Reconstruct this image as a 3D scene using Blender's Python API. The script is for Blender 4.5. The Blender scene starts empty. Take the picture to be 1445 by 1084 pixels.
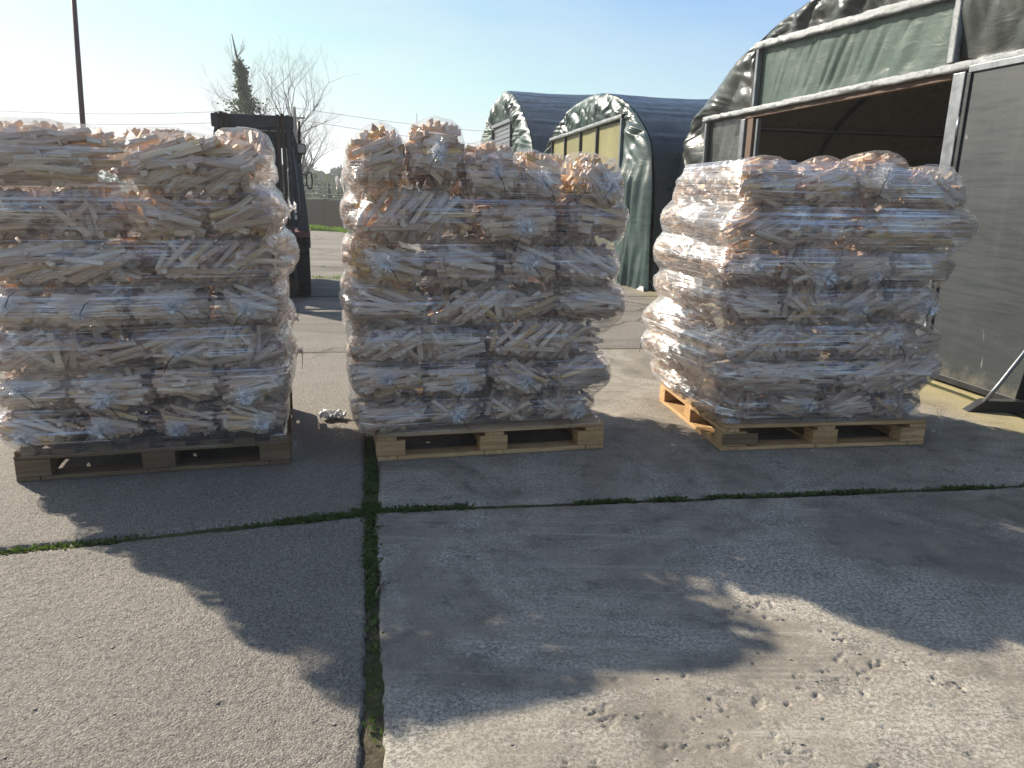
import bpy, bmesh, math, random
import numpy as np
from mathutils import Vector, Matrix, Euler, Quaternion
R = math.radians
rnd = random.Random(7)
scn = bpy.context.scene
COL = scn.collection

# ---------------------------------------------------------------- camera
cd = bpy.data.cameras.new('camera'); cam = bpy.data.objects.new('camera', cd); COL.objects.link(cam)
cd.sensor_width = 36; cd.lens = 36 * 1061.5 / 1445; cd.clip_end = 3000; cd.clip_start = 0.05
cam.matrix_world = Matrix.Translation((0, 0, 1.336)) @ Matrix.Rotation(R(90 - 14.4), 4, 'X') @ Matrix.Rotation(R(1.2), 4, 'Z')
scn.camera = cam
scn.render.engine = 'CYCLES'
scn.cycles.transparent_max_bounces = 24
scn.cycles.max_bounces = 8
scn.cycles.caustics_reflective = False; scn.cycles.caustics_refractive = False
scn.view_settings.view_transform = 'Standard'; scn.view_settings.look = 'None'
scn.view_settings.exposure = 0.93; scn.view_settings.gamma = 1.0

# ---------------------------------------------------------------- sky and sun
SUN_EL, SUN_X, SUN_Y = 31.0, -0.80, 0.60           # the sun stands behind the stacks, to the left
w = bpy.data.worlds.new('World'); scn.world = w; w.use_nodes = True
nt = w.node_tree; N = nt.nodes; L = nt.links
bgn = N['Background']; bgn.inputs[1].default_value = 0.138
sky = N.new('ShaderNodeTexSky'); sky.sky_type = 'NISHITA'; sky.sun_disc = False
sky.sun_elevation = R(SUN_EL); sky.sun_rotation = math.atan2(SUN_X, SUN_Y)
sky.air_density = 1.0; sky.dust_density = 0.45; sky.ozone_density = 1.4; sky.altitude = 30
tc = N.new('ShaderNodeTexCoord')
mp = N.new('ShaderNodeMapping'); mp.inputs['Scale'].default_value = (1.0, 1.0, 5.0); mp.inputs['Rotation'].default_value = (0.16, 0.22, 0.5)
L.new(tc.outputs['Generated'], mp.inputs[0])
nz = N.new('ShaderNodeTexNoise'); nz.inputs['Scale'].default_value = 1.35; nz.inputs['Detail'].default_value = 7; nz.inputs['Roughness'].default_value = 0.52
nz.inputs['Distortion'].default_value = 0.25
L.new(mp.outputs[0], nz.inputs['Vector'])
cr = N.new('ShaderNodeValToRGB'); cr.color_ramp.elements[0].position = 0.42; cr.color_ramp.elements[0].color = (0.0, 0.0, 0.0, 1)
cr.color_ramp.elements[1].position = 0.66; cr.color_ramp.elements[1].color = (0.9, 0.9, 0.9, 1)
L.new(nz.outputs[0], cr.inputs[0])
# thin cirrus is denser to the left (west) of the view
sx = N.new('ShaderNodeSeparateXYZ'); L.new(tc.outputs['Generated'], sx.inputs[0])
mr = N.new('ShaderNodeMapRange'); mr.inputs[1].default_value = 0.15; mr.inputs[2].default_value = -0.5; mr.inputs[3].default_value = 0.42; mr.inputs[4].default_value = 1.0
L.new(sx.outputs[0], mr.inputs[0])
mu = N.new('ShaderNodeMath'); mu.operation = 'MULTIPLY'; L.new(cr.outputs[0], mu.inputs[0]); L.new(mr.outputs[0], mu.inputs[1])
cm = N.new('ShaderNodeMix'); cm.data_type = 'RGBA'
sk_ = N.new('ShaderNodeMix'); sk_.data_type = 'RGBA'; sk_.blend_type = 'MULTIPLY'; sk_.inputs[0].default_value = 1.0
L.new(sky.outputs[0], sk_.inputs[6]); sk_.inputs[7].default_value = (0.43, 0.54, 0.69, 1)
L.new(mu.outputs[0], cm.inputs[0]); L.new(sk_.outputs[2], cm.inputs[6]); cm.inputs[7].default_value = (3.1, 3.35, 3.4, 1)
dk_ = N.new('ShaderNodeMix'); dk_.data_type = 'RGBA'; dk_.blend_type = 'DARKEN'; dk_.inputs[0].default_value = 1.0
L.new(cm.outputs[2], dk_.inputs[6]); dk_.inputs[7].default_value = (3.15, 3.45, 3.5, 1)
L.new(dk_.outputs[2], bgn.inputs[0])
sd = bpy.data.lights.new('sun', 'SUN'); sd.energy = 5.0; sd.angle = R(0.55); sd.color = (1.0, 0.90, 0.76)
so = bpy.data.objects.new('sun', sd); COL.objects.link(so)
so.rotation_euler = Vector((SUN_X, SUN_Y, math.tan(R(SUN_EL)))).to_track_quat('Z', 'Y').to_euler()
so.location = (-8, 6, 9)

# ---------------------------------------------------------------- numpy noise
def _h(ix, iy, iz, s):
    n = (ix * 374761393 + iy * 668265263 + iz * 2147483647 + s * 144665) & 0xffffffff
    n = ((n ^ (n >> 13)) * 1274126177) & 0xffffffff
    n = ((n ^ (n >> 16)) * 2246822519) & 0xffffffff
    return ((n ^ (n >> 15)) & 0xffff) / 65535.0
def vn(x, y, z=0.0, s=0):
    x = np.asarray(x, float); y = np.asarray(y, float) + 0 * x; z = np.asarray(z, float) + 0 * x
    fx, fy, fz = np.floor(x), np.floor(y), np.floor(z)
    ix, iy, iz = fx.astype(np.int64), fy.astype(np.int64), fz.astype(np.int64)
    u, v, q = x - fx, y - fy, z - fz
    u, v, q = [t * t * (3 - 2 * t) for t in (u, v, q)]
    r = 0
    for a in (0, 1):
        for b in (0, 1):
            for c in (0, 1):
                r = r + _h(ix + a, iy + b, iz + c, s) * (u if a else 1 - u) * (v if b else 1 - v) * (q if c else 1 - q)
    return r - 0.5
def fbm(x, y, z=0.0, s=0, o=4):
    r, a, f = 0, 1.0, 1.0
    for i in range(o):
        r = r + a * vn(np.asarray(x) * f, np.asarray(y) * f, np.asarray(z) * f, s + i * 17); a *= 0.5; f *= 2.03
    return r

# ---------------------------------------------------------------- object helpers
def tag(o, label=None, cat=None, group=None, kind=None):
    if label: o['label'] = label
    if cat: o['category'] = cat
    if group: o['group'] = group
    if kind: o['kind'] = kind
    return o
def empty(name, loc=(0, 0, 0), rz=0.0, parent=None):
    o = bpy.data.objects.new(name, None); COL.objects.link(o); o.location = loc; o.rotation_euler = (0, 0, rz)
    o.empty_display_size = 0.1
    if parent: o.parent = parent
    return o
def mesh_from(name, V, F, mat=None, smooth=False, uv=None):
    me = bpy.data.meshes.new(name); me.from_pydata([tuple(v) for v in V], [], F)
    if mat is not None: me.materials.append(mat)
    if smooth: me.polygons.foreach_set('use_smooth', [True] * len(me.polygons))
    if uv is not None:
        ul = me.uv_layers.new(name='UVMap'); li = np.empty(len(me.loops), dtype=np.int32); me.loops.foreach_get('vertex_index', li)
        ul.data.foreach_set('uv', np.asarray(uv, dtype=np.float32)[li].ravel())
    me.update(); return me
def link(name, me, parent=None):
    o = bpy.data.objects.new(name, me); COL.objects.link(o)
    if parent: o.parent = parent
    return o
def grid_mesh(name, P, mat, smooth=True, uv=None, close_u=False, mask=None):
    nu, nv = P.shape[:2]; F = []
    for i in range(nu if close_u else nu - 1):
        i2 = (i + 1) % nu
        for j in range(nv - 1):
            if mask is not None and not mask[i, j]: continue
            F.append((i * nv + j, i2 * nv + j, i2 * nv + j + 1, i * nv + j + 1))
    return mesh_from(name, P.reshape(-1, 3), F, mat, smooth, None if uv is None else uv.reshape(-1, 2))
class MB:
    def __init__(s): s.V = []; s.F = []
    def add(s, V, F):
        b = len(s.V); s.V += [tuple(v) for v in V]; s.F += [tuple(i + b for i in f) for f in F]
    def box(s, c, d, rot=None, bev=0.0):
        x, y, z = [k / 2 for k in d]; M = rot.to_matrix() if rot is not None else None
        if bev <= 0:
            V = [(a * x, b * y, e * z) for a in (-1, 1) for b in (-1, 1) for e in (-1, 1)]
            F = [(0, 1, 3, 2), (4, 6, 7, 5), (0, 4, 5, 1), (2, 3, 7, 6), (0, 2, 6, 4), (1, 5, 7, 3)]
        else:
            bm = bmesh.new(); bmesh.ops.create_cube(bm, size=1)
            for v in bm.verts: v.co = Vector((v.co.x * 2 * x, v.co.y * 2 * y, v.co.z * 2 * z))
            bmesh.ops.bevel(bm, geom=bm.edges[:], offset=bev, segments=2, profile=0.5, affect='EDGES')
            bm.verts.index_update(); V = [v.co.copy() for v in bm.verts]; F = [[v.index for v in f.verts] for f in bm.faces]; bm.free()
        out = []
        for v in V:
            v = Vector(v)
            if M is not None: v = M @ v
            out.append(v + Vector(c))
        s.add(out, F); return s
    def bar(s, a, b, wd, th, up=(0, 0, 1), bev=0.0):
        a, b = Vector(a), Vector(b); d = (b - a); ln = d.length; d.normalize()
        u = Vector(up); sd_ = d.cross(u)
        if sd_.length < 1e-4: sd_ = d.cross(Vector((1, 0, 0)))
        sd_.normalize(); u2 = sd_.cross(d)
        M = Matrix((d, sd_, u2)).transposed()
        return s.box((a + b) / 2, (ln, wd, th), rot=M.to_quaternion(), bev=bev)
    def tube(s, pts, r, n=8, cap=True):
        pts = [Vector(p) for p in pts]; k = len(pts); rs = r if isinstance(r, (list, tuple)) else [r] * k
        V = []; prev = None
        for i, p in enumerate(pts):
            t = (pts[min(i + 1, k - 1)] - pts[max(i - 1, 0)]).normalized()
            if prev is None:
                a = Vector((0, 0, 1)) if abs(t.z) < 0.9 else Vector((1, 0, 0)); x = t.cross(a).normalized()
            else: x = (prev - t * prev.dot(t)).normalized()
            prev = x; y = t.cross(x)
            for j in range(n):
                q = 2 * math.pi * j / n; V.append(p + (x * math.cos(q) + y * math.sin(q)) * rs[i])
        F = [(i * n + j, i * n + (j + 1) % n, (i + 1) * n + (j + 1) % n, (i + 1) * n + j) for i in range(k - 1) for j in range(n)]
        if cap: F += [tuple(range(n))[::-1], tuple((k - 1) * n + j for j in range(n))]
        s.add(V, F); return s
    def lathe(s, prof, c, axis='Z', n=24):
        V = []; k = len(prof)
        for (r, h) in prof:
            for j in range(n):
                q = 2 * math.pi * j / n; a, b = r * math.cos(q), r * math.sin(q)
                v = {'Z': (a, b, h), 'X': (h, a, b), 'Y': (a, h, b)}[axis]; V.append(Vector(v) + Vector(c))
        F = [(i * n + j, i * n + (j + 1) % n, (i + 1) * n + (j + 1) % n, (i + 1) * n + j) for i in range(k - 1) for j in range(n)]
        F += [tuple(range(n))[::-1], tuple((k - 1) * n + j for j in range(n))]
        s.add(V, F); return s
    def prism(s, poly, axis, a, b):
        n = len(poly)
        def P(p, h): return {'X': (h, p[0], p[1]), 'Y': (p[0], h, p[1]), 'Z': (p[0], p[1], h)}[axis]
        V = [P(p, a) for p in poly] + [P(p, b) for p in poly]
        F = [tuple(range(n))[::-1], tuple(range(n, 2 * n))] + [(i, (i + 1) % n, n + (i + 1) % n, n + i) for i in range(n)]
        s.add(V, F); return s
    def build(s, name, mat, parent=None, smooth=False):
        me = mesh_from(name, s.V, s.F, mat, smooth)
        if s.F:
            bm = bmesh.new(); bm.from_mesh(me); bmesh.ops.recalc_face_normals(bm, faces=bm.faces); bm.to_mesh(me); bm.free()
        return link(name, me, parent)

# ---------------------------------------------------------------- materials
class NT:
    def __init__(s, name):
        s.m = bpy.data.materials.new(name); s.m.use_nodes = True; s.t = s.m.node_tree; s.t.nodes.clear()
        s.out = s.n('OutputMaterial')
    def n(s, typ, **kw):
        o = s.t.nodes.new('ShaderNode' + typ)
        for k, v in kw.items():
            if k.startswith('i_'):
                key = k[2:]; key = int(key) if key.isdigit() else key.replace('_', ' ')
                s.set(o.inputs[key], v)
            else: setattr(o, k, v)
        return o
    def set(s, inp, v):
        if hasattr(v, 'is_output') or isinstance(v, bpy.types.NodeSocket): s.t.links.new(v, inp)
        else: inp.default_value = v
    def noise(s, vec, scale, detail=4, rough=0.55, dist=0.0):
        return s.n('TexNoise', i_Vector=vec, i_Scale=scale, i_Detail=detail, i_Roughness=rough, i_Distortion=dist).outputs[0]
    def ramp(s, fac, *st):
        r = s.n('ValToRGB'); s.set(r.inputs[0], fac); e = r.color_ramp.elements
        while len(e) < len(st): e.new(0.5)
        for k, (p, c) in enumerate(st):
            e[k].position = p; e[k].color = (c, c, c, 1) if not isinstance(c, tuple) else (*c[:3], 1)
        return r.outputs[0]
    def mix(s, f, a, b, mode='MIX'):
        m = s.n('Mix', data_type='RGBA', blend_type=mode)
        s.set(m.inputs[0], f)
        for i, c in ((6, a), (7, b)):
            s.set(m.inputs[i], (*c[:3], 1) if isinstance(c, tuple) else c)
        return m.outputs[2]
    def math(s, op, a, b=0.0, clamp=False):
        m = s.n('Math', operation=op, use_clamp=clamp); s.set(m.inputs[0], a); s.set(m.inputs[1], b); return m.outputs[0]
    def map(s, vec, sc=(1, 1, 1), rot=(0, 0, 0), loc=(0, 0, 0)):
        return s.n('Mapping', i_Vector=vec, i_Scale=sc, i_Rotation=rot, i_Location=loc).outputs[0]
    def bump(s, h, strength=0.5, dist=0.01, normal=None):
        b = s.n('Bump', i_Height=h, i_Strength=strength, i_Distance=dist)
        if normal is not None: s.set(b.inputs['Normal'], normal)
        return b.outputs[0]
    def pbsdf(s, col, rough=0.6, metal=0.0, normal=None, spec=0.5, **kw):
        p = s.n('BsdfPrincipled'); s.set(p.inputs['Base Color'], (*col[:3], 1) if isinstance(col, tuple) else col)
        s.set(p.inputs['Roughness'], rough); s.set(p.inputs['Metallic'], metal); s.set(p.inputs['Specular IOR Level'], spec)
        if normal is not None: s.set(p.inputs['Normal'], normal)
        for k, v in kw.items(): s.set(p.inputs[k.replace('_', ' ')], v)
        return p.outputs[0]
    def done(s, sh): s.t.links.new(sh, s.out.inputs[0]); return s.m
    def obj(s): return s.n('TexCoord').outputs['Object']
    def uv(s): return s.n('TexCoord').outputs['UV']
    def gen(s): return s.n('TexCoord').outputs['Generated']
    def pos(s): return s.n('NewGeometry').outputs['Position']

def simple(name, col, rough=0.6, metal=0.0, var=0.25, scale=6, bump=0.15, spec=0.5):
    t = NT(name); v = t.obj(); nn = t.noise(v, scale, 6, 0.6)
    c = t.mix(t.ramp(nn, (0.3, 0.0), (0.7, 1.0)), tuple(k * (1 - var) for k in col), tuple(min(1, k * (1 + var)) for k in col))
    f = t.noise(v, scale * 25, 3)
    return t.done(t.pbsdf(c, t.ramp(nn, (0.3, max(0, rough - 0.08)), (0.7, min(1, rough + 0.1))), metal, t.bump(f, bump, 0.003), spec))
def sockmix(t, f, a, b):
    m = t.n('MixShader'); t.set(m.inputs[0], f); t.t.links.new(a, m.inputs[1]); t.t.links.new(b, m.inputs[2]); return m.outputs[0]

def mat_stick():
    t = NT('kindling_wood'); v = t.obj(); r = t.n('ObjectInfo').outputs['Random']
    off = t.n('Combine' + 'XYZ'); t.set(off.inputs[0], t.math('MULTIPLY', r, 37.0)); t.set(off.inputs[1], t.math('MULTIPLY', r, 11.0))
    va = t.n('VectorMath', operation='ADD'); t.set(va.inputs[0], v); t.set(va.inputs[1], off.outputs[0])
    g = t.noise(t.map(va.outputs[0], (6, 90, 90)), 1.0, 5, 0.6, 0.3)
    base = t.ramp(r, (0.0, (0.48, 0.30, 0.20)), (0.12, (0.70, 0.50, 0.37)), (0.45, (0.86, 0.68, 0.53)), (0.8, (0.92, 0.80, 0.66)), (0.95, (0.82, 0.57, 0.28)))
    c = t.mix(t.ramp(g, (0.35, 0.0), (0.65, 1.0)), t.mix(1.0, base, (0.74, 0.66, 0.58), 'MULTIPLY'), base)
    k = t.noise(t.map(va.outputs[0], (9, 30, 30)), 1.3, 2)
    c = t.mix(t.ramp(k, (0.70, 0.0), (0.76, 0.7)), c, (0.22, 0.11, 0.05))
    return t.done(t.pbsdf(c, 0.62, 0, t.bump(g, 0.5, 0.0015), 0.3))
def mat_plank(name, a, b, dirt, g_amt=0.5):
    t = NT(name); v = t.obj(); r = t.n('ObjectInfo').outputs['Random']
    off = t.n('CombineXYZ'); t.set(off.inputs[0], t.math('MULTIPLY', r, 53.0)); t.set(off.inputs[2], t.math('MULTIPLY', r, 19.0))
    va = t.n('VectorMath', operation='ADD'); t.set(va.inputs[0], v); t.set(va.inputs[1], off.outputs[0])
    g = t.noise(t.map(va.outputs[0], (2.5, 70, 70)), 1.0, 6, 0.65, 0.6)
    base = t.mix(r, a, b)
    c = t.mix(t.ramp(g, (0.35, 0.0), (0.68, 1.0)), t.mix(1.0, base, (0.55, 0.47, 0.40), 'MULTIPLY'), base)
    kn = t.n('TexVoronoi', i_Vector=t.map(va.outputs[0], (3.5, 14, 14)), i_Scale=1.0).outputs['Distance']
    c = t.mix(t.ramp(kn, (0.0, 0.8), (0.10, 0.0)), c, (0.10, 0.045, 0.02))
    d = t.noise(va.outputs[0], 5, 6, 0.7)
    c = t.mix(t.ramp(d, (0.48, 0.0), (0.72, g_amt)), c, dirt)
    return t.done(t.pbsdf(c, 0.7, 0, t.bump(g, 0.6, 0.002), 0.25))
M = {}
M['stick'] = mat_stick()
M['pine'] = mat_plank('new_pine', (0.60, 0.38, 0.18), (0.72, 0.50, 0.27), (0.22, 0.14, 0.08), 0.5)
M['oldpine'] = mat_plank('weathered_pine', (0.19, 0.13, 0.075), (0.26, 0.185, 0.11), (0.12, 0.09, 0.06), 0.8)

def mat_bagfilm():
    t = NT('clear_bag_film'); v = t.obj(); r = t.n('ObjectInfo').outputs['Random']
    off = t.n('CombineXYZ'); t.set(off.inputs[0], t.math('MULTIPLY', r, 37.0)); t.set(off.inputs[1], t.math('MULTIPLY', r, 11.0))
    va = t.n('VectorMath', operation='ADD'); t.set(va.inputs[0], v); t.set(va.inputs[1], off.outputs[0])
    wr = t.noise(t.map(va.outputs[0], (1, 1, 1)), 14, 4, 0.6, 1.2)
    wr2 = t.noise(t.map(va.outputs[0], (9, 9, 40), (0.5, 0.3, 0.2)), 1.0, 3, 0.6, 1.0)
    h = t.math('ADD', wr, t.math('MULTIPLY', wr2, 0.5))
    b = t.bump(h, 0.9, 0.012)
    gl = t.n('BsdfGlossy', i_Color=(1, 1, 1, 1), i_Roughness=0.13, i_Normal=b).outputs[0]
    tl = t.n('BsdfTranslucent', i_Color=(0.85, 0.88, 0.92, 1), i_Normal=b).outputs[0]
    df = t.n('BsdfDiffuse', i_Color=(0.85, 0.87, 0.9, 1), i_Normal=b).outputs[0]
    milky = sockmix(t, 0.45, df, tl)
    film = sockmix(t, 0.25, gl, milky)
    tr = t.n('BsdfTransparent', i_Color=(0.995, 0.995, 0.995, 1)).outputs[0]
    lw = t.n('LayerWeight', i_Blend=0.25, i_Normal=b).outputs['Fresnel']
    f = t.math('ADD', t.math('MULTIPLY', lw, 0.30), t.ramp(wr2, (0.50, 0.0), (0.74, 0.24)), True)
    return t.done(sockmix(t, f, tr, film))
M['bag'] = mat_bagfilm()
def mat_wrap(name, diag, seed, dens):
    t = NT(name); uv = t.uv()
    g1 = t.map(uv, (1.1, 55, 1), (0, 0, diag), (seed, seed * .7, 0)); g2 = t.map(uv, (0.5, 150, 1), (0, 0, diag * 0.8), (seed * 2, 3, 0))
    g3 = t.map(uv, (2.2, 26, 1), (0, 0, -diag * 0.6 + 0.03), (seed, 9, 0))
    a = t.noise(g1, 1.0, 4, 0.6, 0.6); b = t.noise(g2, 1.0, 2, 0.5, 0.2); c = t.noise(g3, 1.0, 4, 0.6, 1.0)
    big = t.noise(t.map(uv, (2.0, 3.6, 1), (0, 0, diag), (seed, 5, 0)), 1.0, 3, 0.6, 0.5)
    fine_ = t.noise(t.map(uv, (0.4, 165, 1), (0, 0, diag * 1.0), (seed, 1, 0)), 1.0, 1, 0.5, 0.1)
    cz = t.n('TexVoronoi', i_Vector=t.map(uv, (5, 17, 1), (0, 0, diag * 1.5), (seed, 2, 0)), i_Scale=1.0, feature='DISTANCE_TO_EDGE').outputs['Distance']
    h = t.math('ADD', t.math('ADD', t.math('MULTIPLY', a, 0.9), t.math('MULTIPLY', b, 0.5)), t.math('ADD', c, t.math('MULTIPLY', t.ramp(cz, (0.0, 0.5), (0.12, 0.0)), 0.5)))
    bp = t.bump(h, 0.8, 0.016)
    gl = t.n('BsdfGlossy', i_Color=(0.97, 0.98, 1, 1), i_Roughness=0.17, i_Normal=bp).outputs[0]
    df = t.n('BsdfDiffuse', i_Color=(0.82, 0.86, 0.92, 1), i_Normal=bp).outputs[0]
    tl = t.n('BsdfTranslucent', i_Color=(0.88, 0.9, 0.94, 1), i_Normal=bp).outputs[0]
    milky = sockmix(t, 0.5, df, tl)
    film = sockmix(t, 0.46, gl, milky)
    tr = t.n('BsdfTransparent', i_Color=(0.995, 0.995, 0.995, 1)).outputs[0]
    lw = t.n('LayerWeight', i_Blend=0.3, i_Normal=bp).outputs['Fresnel']
    st = t.math('ADD', t.ramp(a, (0.52, 0.0), (0.70, 0.26)), t.ramp(b, (0.55, 0.0), (0.66, 0.34)))
    st = t.math('ADD', st, t.ramp(c, (0.58, 0.0), (0.74, 0.22)))
    st = t.math('ADD', st, t.ramp(fine_, (0.57, 0.0), (0.61, 0.9)))
    st = t.math('ADD', st, t.ramp(cz, (0.0, 0.35), (0.035, 0.0)))
    st = t.math('MULTIPLY', st, t.ramp(big, (0.33, 0.30), (0.62, 1.25)))
    sheen = t.n('BsdfGlossy', i_Color=(1, 0.98, 0.97, 1), i_Roughness=0.30, i_Normal=t.bump(h, 0.25, 0.01)).outputs[0]
    film = sockmix(t, t.ramp(big, (0.45, 0.0), (0.6, 0.55)), film, sheen)
    f = t.math('ADD', t.math('ADD', t.math('MULTIPLY', lw, 0.34), t.math('MULTIPLY', st, dens)), t.ramp(big, (0.48, 0.0), (0.66, 0.07)), True)
    return t.done(sockmix(t, f, tr, film))
M['wrapA'] = mat_wrap('stretch_film_a', 0.03, 1.3, 0.38)
M['wrapB'] = mat_wrap('stretch_film_b', -0.02, 7.7, 0.38)
M['wrapC'] = mat_wrap('stretch_film_c', 0.22, 4.1, 0.52)
def mat_knot():
    t = NT('gathered_film'); v = t.obj(); h = t.noise(t.map(v, (1, 1, 1)), 60, 4, 0.7, 0.5); b = t.bump(h, 0.9, 0.01)
    gl = t.n('BsdfGlossy', i_Color=(1, 1, 1, 1), i_Roughness=0.2, i_Normal=b).outputs[0]
    mk = sockmix(t, 0.5, t.n('BsdfDiffuse', i_Color=(0.82, 0.87, 0.94, 1)).outputs[0], t.n('BsdfTranslucent', i_Color=(0.85, 0.88, 0.92, 1)).outputs[0])
    tr = t.n('BsdfTransparent', i_Color=(1, 1, 1, 1)).outputs[0]
    ln_ = t.n('VectorMath', operation='LENGTH'); t.set(ln_.inputs[0], t.map(v, (1, 0, 1)))
    fade = t.ramp(t.math('MULTIPLY', ln_.outputs['Value'], 10.0), (0.12, 1.0), (0.55, 0.12))
    fac = t.math('MULTIPLY', t.ramp(h, (0.35, 0.25), (0.65, 0.95)), fade)
    return t.done(sockmix(t, fac, tr, sockmix(t, 0.45, gl, mk)))
M['knot'] = mat_knot()
M['tie'] = simple('black_nylon', (0.012, 0.012, 0.014), 0.35)
def mat_tarp(name, col, inner, rough=0.3, tr=0.0):
    t = NT(name); v = t.obj()
    n1 = t.noise(v, 0.8, 6, 0.6); n2 = t.noise(t.map(v, (3, 3, 9), (0.4, 0.2, 0.3)), 1.0, 5, 0.6, 1.0); n3 = t.noise(v, 16, 4, 0.6, 0.8)
    c = t.mix(t.ramp(n1, (0.3, 0.0), (0.7, 1.0)), tuple(k * 0.75 for k in col), tuple(k * 1.3 for k in col))
    bf = t.n('NewGeometry').outputs['Backfacing']
    c = t.mix(bf, c, inner)
    h = t.math('ADD', n2, t.math('MULTIPLY', n3, 0.12))
    b = t.bump(h, 0.22, 0.03)
    dust = t.ramp(t.noise(v, 3.0, 6, 0.7), (0.4, 0.0), (0.8, 0.22))
    c = t.mix(dust, c, (0.16, 0.16, 0.14))
    p = t.pbsdf(c, t.ramp(t.noise(v, 5, 4), (0.3, rough - 0.06), (0.7, rough + 0.15)), 0, b, 0.6)
    if tr > 0:
        p = sockmix(t, tr, p, t.n('BsdfTranslucent', i_Color=(*(tuple(min(1, k * 2.5) for k in col) if tr > .2 else (.5, .4, .28)), 1), i_Normal=b).outputs[0])
    return t.done(p)
M['tarp_grey'] = mat_tarp('dark_grey_sheeting', (0.040, 0.046, 0.042), (0.16, 0.14, 0.11), 0.27, 0.004)
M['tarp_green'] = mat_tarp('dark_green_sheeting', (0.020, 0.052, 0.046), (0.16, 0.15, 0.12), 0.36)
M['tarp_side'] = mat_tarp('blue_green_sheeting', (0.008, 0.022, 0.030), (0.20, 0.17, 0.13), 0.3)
M['sheet_green'] = mat_tarp('pale_green_sheeting', (0.115, 0.165, 0.14), (0.11, 0.15, 0.13), 0.3, 0.35)
M['galv'] = simple('galvanised_steel', (0.19, 0.205, 0.22), 0.38, 0.55, 0.2, 9, 0.2)
M['silver_tape'] = simple('silver_wrapped_rail', (0.23, 0.245, 0.255), 0.32, 0.25, 0.25, 22, 0.9)
M['dark_metal'] = simple('dark_steel', (0.035, 0.036, 0.038), 0.45, 0.4)
M['brown_wood'] = simple('brown_timber', (0.09, 0.05, 0.03), 0.7)
def mat_door():
    t = NT('grey_door_skin'); v = t.obj(); n1 = t.noise(v, 1.2, 6, 0.65); n2 = t.noise(t.map(v, (1, 1, 12), (0.2, 0, 0)), 3, 5, 0.6)
    c = t.mix(t.ramp(n1, (0.3, 0.0), (0.7, 1.0)), (0.019, 0.025, 0.028), (0.034, 0.042, 0.045))
    sc = t.noise(t.map(v, (30, 5, 2), (0.7, 0, 0.4)), 1.0, 2, 0.5, 1.5)
    c = t.mix(t.ramp(sc, (0.73, 0.0), (0.77, 0.5)), c, (0.35, 0.35, 0.33))
    sp = t.noise(v, 70, 2, 0.5); c = t.mix(t.ramp(sp, (0.74, 0.0), (0.78, 0.7)), c, (0.4, 0.38, 0.34))
    pz = t.n('SeparateXYZ', i_0=t.pos()).outputs[2]; dz_ = t.math('ADD', pz, t.math('MULTIPLY', t.noise(v, 7, 6, .7), -0.5))
    c = t.mix(t.ramp(t.math('ADD', dz_, 0.22), (0.0, 0.5), (0.12, 0.0)), c, (0.20, 0.18, 0.13))
    rn = t.noise(t.map(v, (14, 14, .7)), 1.0, 4, .6); c = t.mix(t.ramp(rn, (.55, 0.0), (.75, .12)), c, (.13, .14, .135))
    return t.done(t.pbsdf(c, t.ramp(n2, (0.3, 0.38), (0.7, 0.6)), 0.0, t.bump(n1, 0.12, 0.01), 0.5))
M['door'] = mat_door()
M['panel_yellow'] = simple('yellowed_sheet_panel', (0.20, 0.185, 0.065), 0.5, 0, 0.2, 1.5)
M['white_plastic'] = simple('white_plastic_sheet', (0.62, 0.64, 0.64), 0.3, 0, 0.2, 8, 0.6)

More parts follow.
